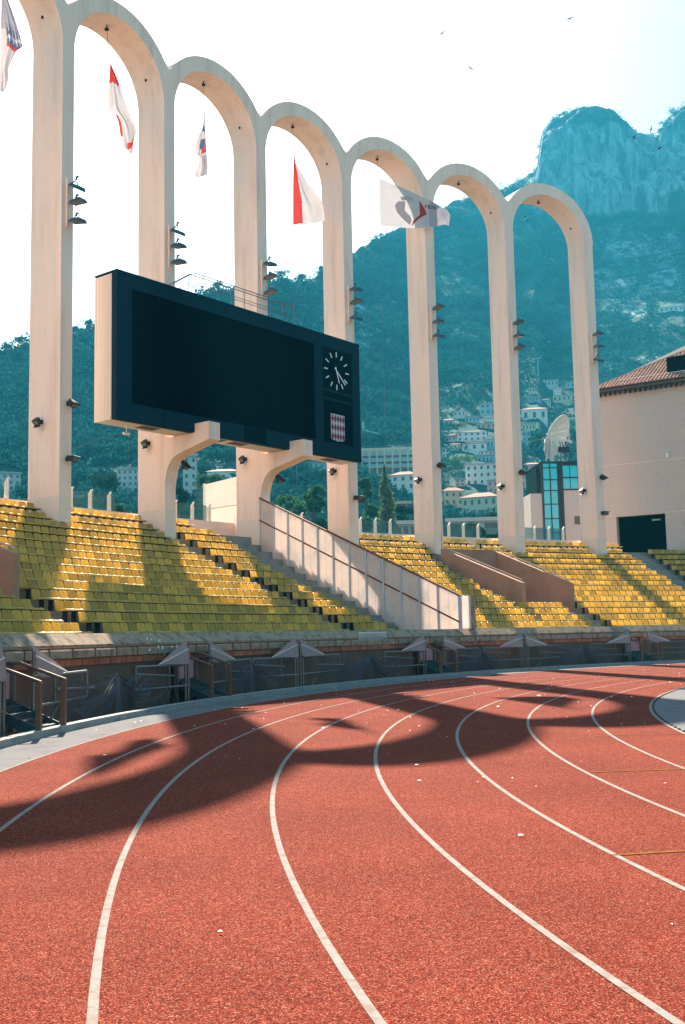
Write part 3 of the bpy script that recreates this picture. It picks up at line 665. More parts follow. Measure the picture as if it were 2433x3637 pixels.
for dz in (0.0, -1.12):
    pr = [(48.76, ptop(48.76)+dz), (61.14, ptop(61.14)+dz)]
    b = MB(); b.prism([Q(pr[0][0], pr[0][1]-.035, -.06), Q(pr[1][0], pr[1][1]-.035, -.06), Q(pr[1][0], pr[1][1]+.035, -.06), Q(pr[0][0], pr[0][1]+.035, -.06)], tdir(139)*.12 if dz == 0 else tdir(139)*.04)
    b.build('rail', 'redrail', part_)
# end door and concrete buttress at its foot
e0 = Q(48.78, 0); b = MB(); b.prism([e0+tdir(139)*.07+np.array([0, 0, 1.84]), e0+tdir(139)*.72+np.array([0, 0, 1.84]), e0+tdir(139)*.72+np.array([0, 0, 3.22]), e0+tdir(139)*.07+np.array([0, 0, 3.22])], ndir(139)*.05)
dp = b.build('end_door', 'white', part_)
for o_ in (.07, .72): subpart(MB().box(e0+tdir(139)*o_+np.array([0, 0, 2.53])+ndir(139)*.02, tdir(139)*.05, ndir(139)*.05, (0, 0, .71)), 'door_post', 'grey_post', dp)
b = MB(); b.prism([e0+tdir(139)*.85+np.array([0, 0, 1.83]), e0+tdir(139)*1.22+np.array([0, 0, 1.83]), e0+tdir(139)*1.08+np.array([0, 0, 3.2]), e0+tdir(139)*.85+np.array([0, 0, 3.2])], ndir(139)*.3)
b.build('buttress', 'fascia', part_)
# panel that carries on behind the third column
hb = thing('white_hoarding', 'plain white hoarding standing behind the third column from the left', 'hoarding', P(64.3, 138.3, 7.0))
for i, (r0, r1) in enumerate(((62.98, 65.6),)):
    for z0, z1 in ((6.6, 8.45), (8.48, 9.85)):
        MB().prism([P(r0, 138.35, z0), P(r1, 138.35, z0), P(r1, 138.35, z1-(.05 if z1 > 9 else 0)), P(r0, 138.35, z1+(.1 if z1 > 9 else 0))], tdir(138)*.04).build('panel', 'white', hb)
MB().box(P(65.65, 138.35, 8.2), ndir(138)*.05, tdir(138)*.06, (0, 0, 1.65)).build('post', 'postwhite', hb)
MB().prism([P(65.75, 138.35, 6.6), P(66.5, 138.35, 6.6), P(66.2, 138.35, 9.7), P(65.75, 138.35, 9.8)], tdir(138)*.02).build('end_glass', 'glass', hb)

# fence of posts and clear screens behind the top row
BAYN = ['behind the far-left stretch of seats', 'between the first and second columns', 'between the second and third columns', 'between the third and fourth columns', 'between the fourth and fifth columns', 'between the fifth and sixth columns', 'between the sixth and seventh columns']
for j in range(0, 7):
    a0, a1 = colang(j)-1.0, colang(j+1)+1.0
    if j == 2: a1 = colang(3)+1.6
    fe = thing('post_fence', f'low fence of cream posts and clear screens {BAYN[j]}', 'fence', P(63.5, (a0+a1)/2, 7.5), 'fences behind the top row')
    a = {0: 152.15, 1: 147.8, 2: 142.9, 3: 134.9, 4: 129.88, 5: 123.66, 6: 117.5}[j]
    pa = [a-1.035*i for i in range(5) if a1-.2 < a-1.035*i < a0+.2]
    if j == 1: pa = [147.8, 146.75, 145.7]
    for q in pa:
        b = MB(); b.box(P(63.5, q, 7.9), tdir(q)*.075, ndir(q)*.06, (0, 0, .38))
        b.prism([P(63.44, q, 8.26)-tdir(q)*.06, P(63.44, q, 8.26)+tdir(q)*.03, P(63.44, q, 8.46)+tdir(q)*.14, P(63.44, q, 8.46)+tdir(q)*.08], ndir(q)*.1)
        b.build('post', 'postwhite', fe)
    qs = sorted(set([a0]+pa+[a1]), reverse=True)
    for i in range(len(qs)-1):
        if qs[i]-qs[i+1] > .15: MB().arc(63.545, 63.555, 7.56, 8.34, qs[i]-.06, qs[i+1]+.06, 1).build('screen_pane', 'glass', fe)

# ================================================================ floodlights and spotlights on the columns
CN = {1: 'leftmost column', 2: 'second column from the left', 3: 'third column from the left', 4: 'fourth column from the left', 5: 'fifth column from the left', 6: 'second column from the right', 7: 'rightmost column'}
TILT = {1: (-28, 0, -8), 2: (-28, -8, -4), 3: (-14, 8, 8), 4: (-12, 8, -20), 5: (8, -4, -16), 6: (8, -4, 6), 7: (-4, -8, -22)}
for j in range(1, 8):
    a = colang(j); n, t = ndir(a), tdir(a); Z = np.array([0, 0, 1.0]); c0 = P(RA, a, 0)
    f = thing('floodlight_rack', f'rack of three floodlights on the {CN[j]}', 'floodlight', P(RA, a, 19.0), 'floodlight racks on the columns')
    MB().box(c0-t*.02-n*.05+Z*20.05, t*.10, n*.05, Z*1.05).build('mounting_plate', 'arch', f)
    for i, z in enumerate((20.85, 20.05, 19.25)):
        tl = R_(TILT[j][i]); d = -n*math.cos(tl)+Z*math.sin(tl); u = n*math.sin(tl)+Z*math.cos(tl)
        o_ = c0+Z*z-n*.1
        lm = MB(); ctr = o_-n*.12+d*.36
        # tapered housing
        lm.hexa([ctr-d*.33-t*.20-u*.09, ctr+d*.33-t*.27-u*.09, ctr+d*.33+t*.27-u*.09, ctr-d*.33+t*.20-u*.09, ctr-d*.30-t*.14+u*.05, ctr+d*.26-t*.2+u*.06, ctr+d*.26+t*.2+u*.06, ctr-d*.30+t*.14+u*.05])
        hd = lm.build('lamp_head', 'metal', f)
        subpart(MB().box(ctr-u*.095, d*.29, t*.21, u*.006), 'lens', 'lampglass', hd)
        yk = MB(); yk.tube([o_+n*.05, o_-n*.30+Z*.10, o_-n*.42+Z*.24], .03, 5); yk.tube([o_-n*.42+Z*.24, ctr+u*.05], .025, 5); yk.tube([o_-n*.05-Z*.02, ctr-d*.3], .05, 6)
        yk.prism([o_-n*.36+Z*.2-t*.03, o_-n*.58+Z*.24-t*.03, o_-n*.44+Z*.32-t*.03], t*.06)
        subpart(yk, 'yoke', 'metal', hd)
def spot(p, out, aim, side, label):
    out = np.asarray(out, float); aim = np.asarray(aim, float); aim /= np.linalg.norm(aim)
    s = thing('spotlight', label, 'spotlight', p, 'small spotlights on the columns'); u = np.cross(aim, side); u /= np.linalg.norm(u); sd = np.asarray(side, float)
    b = MB(); b.tube([p, p+out*.18], .035, 6); b.box(p+out*.02, out*.02, sd*.07, np.cross(out, sd)*.09); b.build('wall_arm', 'black', s)
    h = p+out*.27; b = MB(); b.hexa([h-aim*.15-sd*.09-u*.09, h-aim*.15+sd*.09-u*.09, h-aim*.15+sd*.09+u*.09, h-aim*.15-sd*.09+u*.09, h+aim*.15-sd*.16-u*.13, h+aim*.15+sd*.16-u*.13, h+aim*.15+sd*.16+u*.13, h+aim*.15-sd*.16+u*.13])
    b.box(h+aim*.2+u*.13, aim*.08, sd*.16, u*.012); b.build('lamp_head', 'black', s)
    MB().box(h+aim*.153, aim*.004, sd*.12, u*.09).build('lens', 'lampglass', s)
for j in (1, 2, 3, 4, 5, 6, 7):
    a = colang(j); n, t = ndir(a), tdir(a)
    spot(P(RA, a, 10.72)+n*1.0-t*(COL_T/2), -t, -t*.7-n*.2-np.array([0, 0, .7]), n, f'small black spotlight on the side of the {CN[j]}')
    if j in (1, 5, 6, 7): spot(P(RA, a, 11.45)+t*.1, -n, -n*.6-np.array([0, 0, .75])+t*.3, t, f'small black spotlight on the front of the {CN[j]}, upper one')
    if j in (1, 4, 7): spot(P(RA, a, 9.12)+t*.08, -n, -n*.7+t*.5-np.array([0, 0, .2]), t, f'small black spotlight low on the front of the {CN[j]}')
for s_, nm in ((0.0, 'left'), (6.403, 'right')):
    spot(B(s_+.1, 0.72, 9.72), SN*.7-np.array([0, 0, .7]), SN*.5-np.array([0, 0, .8]), SD, f'small black spotlight under the {nm} scoreboard bracket')
p0 = P(RA, colang(1), 9.55)+tdir(colang(1))*.35; p1 = B(-3.6, 1.2, 10.84)
w = thing('stay_wire', 'thin stay wire with a small lamp between leftmost column and scoreboard', 'wire', p0)
MB().tube([p0, p0*.5+p1*.5-np.array([0, 0, .08]), p1-np.array([0, 0, .35])], .012, 4).build('wire', 'tube', w)
lb = MB(); lb.tube([p1, p1-np.array([0, 0, .3])], .02, 5); lb.box(p1-np.array([0, 0, .38]), SD*.16, SN*.06, (0, 0, .05)); lb.build('lamp', 'postwhite', w)

# ================================================================ flags
def flag(j, rows, colour, label, cols=False, rip=0.14, nU=26, nV=26, phase=0.0):
    am = colang(j+.5); hp = P(RA+COL_D*.5, am, 0); top = P(RA+COL_D*.5, am, Z_SPRING+R_ARCH-.2)
    wd = np.array([0.93, 0.18, 0]); wd /= np.linalg.norm(wd); pn = np.array([-wd[1], wd[0], 0])
    A = [onplane(x, y, hp, pn) for (x, y), _ in rows]; Bq = [onplane(x, y, hp, pn) for _, (x, y) in rows]
    ts = np.linspace(0, 1, len(rows))
    A, Bq = np.array(A), np.array(Bq)
    def at(u, v, off=0.0):
        # rows are either stacked top to bottom (u across) or, with cols, run from hoist to fly (v across)
        a_, b_ = (u, v) if not cols else (v, u)
        l = np.array([np.interp(b_, ts, A[:, i]) for i in range(3)]); r = np.array([np.interp(b_, ts, Bq[:, i]) for i in range(3)])
        q = l+(r-l)*a_
        amp = rip*min(1, u*2.2)
        return q+pn*(amp*math.sin(7.5*u+3.0*v+phase)+0.5*amp*math.sin(15*u-5*v+phase)+off)
    fl = thing('flag', label, 'flag', (A[0]+A[-1])/2, 'flags hung in the arches')
    b = MB(); vs = [at(i/nU, k/nV) for k in range(nV+1) for i in range(nU+1)]
    b.v = [tuple(q) for q in vs]
    mats = ['cl_white', 'cl_red', 'cl_grey', 'cl_blue']
    for k in range(nV):
        for i in range(nU):
            b.f.append((k*(nU+1)+i, k*(nU+1)+i+1, (k+1)*(nU+1)+i+1, (k+1)*(nU+1)+i)); b.m.append(colour((i+.5)/nU, (k+.5)/nV))
    o = b.build('cloth', mats, fl, smooth=True)
    foot = A[0] if not cols else at(0, 0)
    low = at(0, 1); rb = MB(); rb.tube([top, foot], .012, 4); rb.tube([low, np.array([low[0], low[1], 8.0])], .007, 4); rb.build('halyard', 'tube', fl)
    return fl, o, at
k1 = .7755
def rr(L): return [((a*k1, b*k1), (c*k1, d*k1)) for a, b, c, d in L]
flag(0, rr([(8, -60, 12, -60), (6, 0, 40, 0), (4, 80, 72, 90), (3, 140, 92, 160), (3, 190, 103, 212), (2, 230, 75, 240), (0, 300, 40, 320), (-4, 370, 44, 370), (-2, 425, 26, 412)]),
     lambda u, v: 3 if (.30 < v < .52 and u > .3 and (math.sin(u*40)+math.sin(v*53)) > -0.4) else (1 if .50 < v < .57 and u > .35 else (2 if v < .35 else 0)), 'white flag with a dark printed patch cut off by the left frame edge', phase=.4)
flag(1, rr([(505, 283, 508, 290), (501, 350, 536, 352), (498, 390, 553, 400), (496, 455, 568, 452), (495, 510, 585, 500), (525, 516, 604, 548), (543, 560, 622, 585), (553, 630, 626, 618), (565, 682, 612, 655), (590, 690, 608, 712)]),
     lambda u, v: 1 if (v < .19 or (u < .16 and .58 < v < .78) or (.86 < v < .93 and u > .4)) else 0, 'red and white flag twisted and drooping beside the second column', phase=1.2)
flag(2, rr([(935, 480, 937, 482), (930, 585, 938, 585), (912, 615, 941, 610), (893, 665, 943, 660), (884, 712, 946, 700), (912, 722, 948, 720), (905, 770, 952, 760), (888, 790, 950, 795), (893, 812, 944, 808)]),
     lambda u, v: 3 if v < .2 or (.3 < v < .44 and u > .45) else (1 if .44 <= v < .5 and u > .6 else (2 if v > .55 and u > .5 else 0)), 'small limp flag with dark print hanging between second and third columns', phase=2.0, rip=.10)
flag(3, rr([(1345, 690, 1347, 692), (1345, 745, 1356, 745), (1343, 810, 1390, 803), (1342, 880, 1432, 872), (1342, 950, 1474, 930), (1342, 1030, 1486, 1016)]),
     lambda u, v: 1 if u < .30+.12*(1-v) else 0, 'red and white flag billowing between third and fourth columns', phase=.8)
k2 = .7761
topL = [(168, 815), (220, 838), (300, 872), (360, 900), (410, 922), (450, 940), (478, 955), (491, 985)]
botL = [(173, 1034), (230, 1038), (300, 1041), (360, 1042), (410, 1040), (440, 1034), (465, 1030), (488, 1034)]
fl4, cl4, at4 = flag(4, [((1216+a*k2, b*k2), (1216+c*k2, d*k2)) for (a, b), (c, d) in zip(topL, botL)],
     lambda u, v: 2 if u > .55 else 0, 'wide white commemorative flag with a grey profile and red patch', cols=True, rip=.10, phase=2.4)
# printed profile head, red patch and the year on that flag
def uvpoly(pts, name, m, off=-0.03, sub=1):
    b = MB(); cu = sum(p[0] for p in pts)/len(pts); cv = sum(p[1] for p in pts)/len(pts)
    ring = []
    for i in range(len(pts)):
        p, q = pts[i], pts[(i+1) % len(pts)]
        for k in range(3): ring.append((p[0]+(q[0]-p[0])*k/3, p[1]+(q[1]-p[1])*k/3))
    rings = [[at4(cu+(u-cu)*s, cv+(v-cv)*s, off) for u, v in ring] for s in (1, .66, .33)]; n = len(ring)
    vs = rings[0]+rings[1]+rings[2]+[at4(cu, cv, off)]
    fs = [(r*n+i, r*n+(i+1) % n, (r+1)*n+(i+1) % n, (r+1)*n+i) for r in range(2) for i in range(n)]+[(2*n+i, 2*n+(i+1) % n, 3*n) for i in range(n)]
    b.add(vs, fs); return b.build(name, m, fl4)
uvpoly([(.41, .14), (.48, .32), (.515, .50), (.43, .66), (.37, .82), (.33, .96), (.345, .80), (.42, .64), (.445, .52), (.45, .36)], 'red_patch', 'cl_red', -.012)
uvpoly([(.17, .50), (.20, .38), (.26, .33), (.25, .42), (.24, .52), (.27, .60), (.31, .68), (.33, .78), (.31, .92), (.25, .80), (.19, .66)], 'printed_profile', 'cl_pale', -.012)
uvpoly([(.22, .26), (.30, .16), (.36, .20), (.33, .26), (.27, .29), (.23, .34)], 'printed_hair', 'cl_pale', -.012)
uvpoly([(.36, .46), (.40, .45), (.40, .475), (.365, .48)], 'printed_brow', 'cl_pale', -.012)
SEG = {'1': [((.5, 0), (.5, 1)), ((.25, .2), (.5, 0))], '9': [((.1, .1), (.9, .1)), ((.1, .1), (.1, .5)), ((.1, .5), (.9, .5)), ((.9, .1), (.9, 1)), ((.9, 1), (.3, 1))], '2': [((.1, .05), (.9, .05)), ((.9, .05), (.9, .5)), ((.9, .5), (.1, 1)), ((.1, 1), (.9, 1))], '3': [((.1, .05), (.9, .05)), ((.9, .05), (.9, 1)), ((.35, .5), (.9, .5)), ((.9, 1), (.1, 1))]}
for i, ch in enumerate('1923'):
    b = MB()
    for (x0, y0), (x1, y1) in SEG[ch]:
        f_ = lambda x, y: at4(.475+.042*i+.03*x, .20-.022*i+.10*y+.03*x*0, -.014)
        b.tube([f_(x0, y0), f_(x1, y1)], .028, 4)
    b.build('printed_digit', 'cl_blue', fl4)

# ================================================================ ditch: stair bridges, barriers, nets
def rot_pt(a, R, dt, z): return P(R, a, z)+tdir(a)*dt
STN = [(172.75, 'stair', 'at the left frame edge'), (161.62, 'stair', 'below the left aisle of seats'), (154.05, 'post', 'below the main block of seats'), (142.7, 'stair', 'below the white partition'), (134.87, 'post', 'below the right-hand seats'), (124.8, 'stair', 'at the far right')]
for a, kind, where in STN:
    W = 0.52
    if kind == 'stair':
        s = thing('stair_bridge', f'short steel stair with brown handrails bridging the ditch {where}', 'stairs', P(47.6, a, 0.1), 'stair bridges over the ditch')
        for i in range(4):
            z = .16+.115*i; R0 = 47.54+.22*i
            b = MB(); b.prism([rot_pt(a, R0, -W+.05, z-.03), rot_pt(a, R0+.25, -W+.05, z-.03), rot_pt(a, R0+.25, -W+.05, z), rot_pt(a, R0, -W+.05, z)], tdir(a)*(2*W-.1)); b.build('tread', 'step', s)
            b = MB(); b.prism([rot_pt(a, R0+.225, -W+.05, z), rot_pt(a, R0+.245, -W+.05, z), rot_pt(a, R0+.245, -W+.05, z+.115), rot_pt(a, R0+.225, -W+.05, z+.115)], tdir(a)*(2*W-.1)); b.build('riser', 'step', s)
        for sg in (-1, 1):
            b = MB(); b.prism([rot_pt(a, 47.5, sg*W, -.02), rot_pt(a, 48.5, sg*W, .40), rot_pt(a, 48.5, sg*W, .62), rot_pt(a, 47.5, sg*W, .18)], tdir(a)*.03); b.build('stringer', 'metal', s)
            MB().box(rot_pt(a, 47.43, sg*(W+.05), .53), tdir(a)*.045, ndir(a)*.045, (0, 0, .42)).build('post', 'brownmetal', s)
            b = MB(); b.tube([rot_pt(a, 47.40, sg*(W+.05), .95), rot_pt(a, 48.28, sg*(W+.05), 1.27), rot_pt(a, 48.80, sg*(W+.05), 1.27)], .035, 6); b.build('handrail', 'brownmetal', s)
            MB().box(rot_pt(a, 48.43, sg*(W+.04), .62), tdir(a)*.06, ndir(a)*.05, (0, 0, .62)).build('gate_post', 'tube', s)
        b = MB(); b.prism([rot_pt(a, 48.46, -W, .58), rot_pt(a, 48.46, W, .58), rot_pt(a, 48.46, W, 1.10), rot_pt(a, 48.46, -W, 1.10)], ndir(a)*.05); b.build('gate_door', 'door', s)
    for sg in (-1, 1):
        off = (W+.12) if kind == 'stair' else .10
        side = 'right' if sg > 0 else 'left'
        cond = f'{side} of the stair' if kind == 'stair' else f'{side} half of the gabled barrier'
        f = thing('ditch_barrier', f'tube barrier with pink panel, {cond.replace(" of the gabled barrier", " of gable")} {where}', 'barrier', rot_pt(a, 48.0, sg*(off+.9), -.85), 'tube barriers along the ditch')
        Rf = 48.05
        def T(d, z, R=Rf): return rot_pt(a, R, sg*(off+d), z)
        for d, zt in ((0.0, 1.5), (.16, 1.0)): MB().tube([T(d, -.85), T(d, zt)], .035, 6).build('post', 'tube', f)
        b = MB(); b.tube([T(.05, 1.0), T(2.75, 1.02)], .034, 6); b.tube([T(.05, .46), T(2.78, .48)], .032, 6); b.tube([T(2.75, 1.02), T(2.78, .48)], .034, 6); b.tube([T(1.05, 1.0), T(1.05, .5)], .02, 6); b.build('frame', 'tube', f)
        b = MB(); b.tube([T(.95, .74, Rf-.07), T(2.95, .66 if sg > 0 else .86, Rf-.10)], .026, 6); b.build('push_bar', 'tube', f)
        b = MB(); b.tube([T(1.25, .47), T(.05, -.5)], .022, 5); b.build('brace', 'tube', f)
        # wing panel: two facets folded along a crease, leaning towards the ditch
        b = MB(); pA, pB, pC, pD = T(.02, 1.60, Rf+.06), T(1.62, 1.05, Rf-.02), T(.16, 1.0, Rf-.10), T(.02, 1.06, Rf-.06)
        pm = T(.04, 1.40, Rf-.02)
        th = np.array([0, 0, .02])
        b.add([pA, pB, pm, pA+th, pB+th, pm+th], [(0, 1, 2), (5, 4, 3), (0, 3, 4, 1), (1, 4, 5, 2), (2, 5, 3, 0)])
        b.add([pm, pB, pC, pD, pm+th, pB+th, pC+th, pD+th], [(0, 1, 2, 3), (7, 6, 5, 4), (0, 4, 5, 1), (1, 5, 6, 2), (2, 6, 7, 3), (3, 7, 4, 0)])
        wp = b.build('wing_panel', 'wing', f); eb = MB(); eb.tube([pm, pB], .014, 5); subpart(eb, 'crease_bar', 'postwhite', wp)
netw = ['beside the stair at the left edge', 'between left aisle stair and first gabled barrier', 'just left of the white partition stair', 'right of the partition stair', 'at the right end of the ditch']
for i in range(5):
    a0, a1 = STN[i][0], STN[i+1][0]; am = (a0+a1)/2
    nt_ = thing('rope_net', f'bundled cord net draped along the ditch {netw[i]}', 'net', P(48.0, am, -.5), 'cord nets along the ditch')
    La = max(.5, (a0-a1)/2*R_(1)*48-3.2)      # half gap between the frames
    hook = lambda s_=0: rot_pt(am, 48.0, random.uniform(-.05, .05), .93+random.uniform(-.03, .02))
    b = MB()
    for k in range(90):
        sg = random.choice((-1, 1)); far = random.uniform(.1, 1.0)**.8
        x1 = sg*(La*far*0.9+random.uniform(.25, 1.4)*(.4+far)); z1 = random.uniform(.45, 1.02) if random.random() < .5 else random.uniform(-.2, .5)
        p0, p1 = hook(), rot_pt(am, 48.05+random.uniform(-.12, .12), x1, z1); sag = random.uniform(.05, .9)*(abs(x1)*.45)
        b.tube([p0+(p1-p0)*t-np.array([0, 0, sag*4*t*(1-t)*(1-.3*t)]) for t in np.linspace(0, 1, 9)], .0075, 3, cap=False)
    for k in range(26):
        x = random.choice((-1, 1))*(La+random.uniform(.1, 1.9)); z = random.uniform(.5, 1.02); l = random.uniform(.4, 1.3)
        p = rot_pt(am, 48.0+random.uniform(-.1, .1), x, z); b.tube([p, p+np.array([random.uniform(-.12, .12), 0, -l*.5]), p+np.array([random.uniform(-.2, .2), 0, -l])], .007, 3, cap=False)
    b.build('strands', 'rope', nt_)
    b = MB(); hk = rot_pt(am, 48.0, 0, .98)
    for k in range(11):
        x = (k-5)*.02; b.tube([hk, hk+tdir(am)*x*1.2+np.array([0, 0, -.5]), hk+tdir(am)*(x*2.2+random.uniform(-.03, .03))+np.array([0, 0, -1.3-random.uniform(0, .3)])], .006, 3, cap=False)
    b.build('hanging_bundle', 'rope', nt_)
# low clear screen on the parapet
pc = [oncyl(x, y, R_WALL-.28) for x, y in ((1273, 2248), (1369, 2247), (1376, 2292), (1278, 2292))]
cs_ = thing('clear_screen', 'small scratched clear screen fixed to the wall left of the partition', 'screen', (pc[2]+pc[3])/2)
MB().prism(pc, ndir(145)*-.008).build('pane', 'perspex', cs_); b = MB(); b.tube([pc[0], pc[1]], .02, 5); b.tube([pc[1], pc[2]], .008, 4); b.tube([pc[0], pc[3]], .008, 4); b.build('frame', 'postwhite', cs_)
# stickers and scraps of paper stuck on the wall
b = MB()
for x, y in ((523, 2270), (537, 2273), (566, 2277), (562, 2298), (577, 2300), (610, 2297), (630, 2297), (531, 2308), (1084, 2277), (585, 2324), (622, 2322)):
    p = oncyl(x, y, R_WALL-.2)
    for _ in range(4): p = oncyl(x, y, R_WALL-.235+np.interp(p[2], [1.0, 1.29, 1.30, 1.488, 1.50, 1.58, 1.83], [-.05, -.05, -.09, -.09, .0, 0, .32])); a = angof(p); w_, h_ = random.uniform(.03, .06), random.uniform(.02, .05); t = tdir(a)*w_+np.array([0, 0, random.uniform(-.02, .02)])
    b.add([p-t-np.array([0, 0, h_]), p+t-np.array([0, 0, h_]), p+t+np.array([0, 0, h_]), p-t+np.array([0, 0, h_])], [(0, 1, 2, 3)])
o = b.build('stickers', 'paper', stand); tag(o, kind='stuff')
# litter on the track
b = MB()
for i in range(420):
    a = random.uniform(108, 192); R = random.uniform(36.8, 47.2); p = P(R, a, .006)
    if p[1] < 12 and random.random() < .9: continue
    s = (random.uniform(.010, .026) if random.random() < .9 else random.uniform(.03, .05))*min(1, .3+np.linalg.norm(p[:2])/45); th = random.uniform(0, 6.28)
    u = np.array([math.cos(th), math.sin(th), random.uniform(-.1, .3)])*s; v = np.array([-math.sin(th), math.cos(th), random.uniform(0, .4)])*s*random.uniform(.4, 1)
    p = p+np.array([0, 0, s*.35]); b.add([p-u-v*.5, p+u-v, p+u*.8+v, p-u*.6+v*.8], [(0, 1, 2), (0, 2, 3)])
for x, y in ((782, 3307), (1490, 2772), (1480, 2716), (1850, 2966), (340, 2563), (500, 2561), (480, 2565)):
    p = onground(x, y, .02); s = .014 if y > 3000 else .026; b.add([p+np.array([-s, -.3*s, 0]), p+np.array([s, 0, 0]), p+np.array([.2*s, 1.5*s, s*.15]), p+np.array([-.6*s, 1.2*s, .1*s])], [(0, 1, 2), (0, 2, 3)])
tag(b.build('paper_litter', 'paper'), 'white scraps of paper scattered over the red track', 'litter', kind='stuff')

# ================================================================ terrain behind the stadium
from mathutils import noise as mnoise
DS = IW/1568.0
def az_el(xd, yd): d = ray(xd*DS, yd*DS); return math.degrees(math.atan2(d[0], d[1])), d[2]/math.hypot(d[0], d[1])
SKYL = [(-400, 760), (-150, 790), (0, 806), (40, 796), (90, 783), (140, 772), (180, 757), (215, 748), (300, 720), (400, 690), (470, 672), (530, 664), (600, 652), (650, 642), (700, 646), (735, 622), (770, 600), (805, 578), (870, 540), (930, 518), (990, 490), (1040, 458), (1090, 448), (1150, 432), (1200, 408), (1228, 388), (1234, 345), (1242, 300), (1265, 268), (1300, 252), (1350, 245), (1400, 254), (1435, 276), (1458, 300), (1500, 304), (1516, 272), (1540, 252), (1568, 240), (1700, 215), (2000, 230), (2600, 330)]
SK = np.array([az_el(*q) for q in SKYL])
R0T, E0T = 92.0, -0.033
def sky_e(th): return float(np.interp(th, SK[:, 0], SK[:, 1]))
def ridge_r(th): return float(np.interp(th, [-30, -6, -1, 5, 12, 30], [430, 480, 560, 820, 960, 1000]))
CL0, CL1 = az_el(1222, 300)[0], az_el(1560, 300)[0]
def cliff_w(th): return float(np.interp(th, [CL0-.4, CL0+.2, CL1+3, CL1+10], [0, 1, 1, .3]))
def e_prof(th, t):
    E = sky_e(th); base = E0T+(E-E0T)*max(t, 0)**.75
    cw = cliff_w(th)
    if cw <= 0: return base
    Ec = 0.372
    c = E0T+(Ec-E0T)*(min(t, .9)/.9)**.75
    if t > .9: c += (E*.965-Ec)*min(1, (t-.9)/.045)**.8
    if t > .945: c += (E-E*.965)*(t-.945)/.055
    return base*(1-cw)+c*cw
def terr_z(th, r, detail=True):
    Rr = ridge_r(th); t = (r-R0T)/(Rr-R0T)
    e = e_prof(th, min(t, 1)); z = CAM_H+r*e
    if t > 1: z = CAM_H+Rr*sky_e(th)-(r-Rr)*.35
    return z
def relief(p, t, r): return min(1, t*3)*r*0.006*(0.35 if t > .97 else 1)*mnoise.fractal(Vector(p)*0.02, 0.9, 2.1, 5)
def tpos(th, r):
    a = R_(th); p = np.array([r*math.sin(a), r*math.cos(a), terr_z(th, r)]); p[2] += relief(p, (r-R0T)/(ridge_r(th)-R0T), r); return p
ths = np.concatenate([np.linspace(-80, -24, 40)[:-1], np.linspace(-24, 24, 330), np.linspace(24, 80, 40)[1:]])
ts_ = np.concatenate([np.linspace(0, .89, 110), np.linspace(.895, .96, 34), np.linspace(.965, 1.0, 8), np.linspace(1.05, 1.35, 6)])
NT, NR = len(ths), len(ts_)
ROCKS = [(1235, 1500, 300, 470, 1.0), (1385, 1545, 530, 660, .62), (1360, 1480, 640, 720, .5), (815, 880, 700, 800, .62), (930, 1100, 520, 640, .3), (680, 740, 690, 760, .55), (820, 860, 820, 900, .5), (170, 300, 800, 900, .35), (500, 620, 1000, 1060, .4), (1040, 1300, 470, 560, .25), (1500, 1700, 280, 420, .8)]
V = np.zeros((NT*NR, 3)); rock = np.zeros(NT*NR)
for i, th in enumerate(ths):
    Rr = ridge_r(th); a = R_(th)
    for k, t in enumerate(ts_):
        r = R0T+(Rr-R0T)*t; p = Vector((r*math.sin(a), r*math.cos(a), terr_z(th, r)))
        nz = mnoise.fractal(p*0.02, 0.9, 2.1, 5); ny = mnoise.fractal(Vector((p.x*.06, p.y*.06, p.z*.012)), .8, 2.2, 4)
        p.z += relief(p, t, r)
        cw = cliff_w(th) if t > .86 else 0
        d = Vector((math.sin(a), math.cos(a), 0)); p -= d*((7*ny+5*nz)*cw+3*ny*min(1, t*2))
        V[i*NR+k] = p
        x, y = px(p); x /= DS; y /= DS; rv = 0.10+.75*max(0, mnoise.fractal(Vector((p.x*.011, p.y*.011, p.z*.006)), .8, 2.2, 5)-.12)
        for x0, x1, y0, y1, wgt in ROCKS:
            dx = max(x0-x, 0, x-x1)/40; dy = max(y0-y, 0, y-y1)/40
            rv = max(rv, wgt*max(0, 1-math.hypot(dx, dy)))
        rock[i*NR+k] = rv
F_ = [(i*NR+k, (i+1)*NR+k, (i+1)*NR+k+1, i*NR+k+1) for i in range(NT-1) for k in range(NR-1)]
me = bpy.data.meshes.new('mountain'); me.from_pydata(V.tolist(), [], F_); me.materials.append(M['hill'])
at_ = me.attributes.new('rock', 'FLOAT', 'POINT'); at_.data.foreach_set('value', rock); me.polygons.foreach_set('use_smooth', [True]*len(F_)); me.update()
mo = bpy.data.objects.new('mountain', me); col.objects.link(mo); tag(mo, kind='structure')
def terr_hit(x, y):                               # photo pixel -> azimuth, distance on the slope
    d = ray(x, y); th = math.degrees(math.atan2(d[0], d[1])); e = d[2]/math.hypot(d[0], d[1]); Rr = ridge_r(th)
    lo, hi = 0.0, .999
    for _ in range(40):
        m = (lo+hi)/2
        if e_prof(th, m) < e: lo = m
        else: hi = m
    return th, R0T+(Rr-R0T)*lo

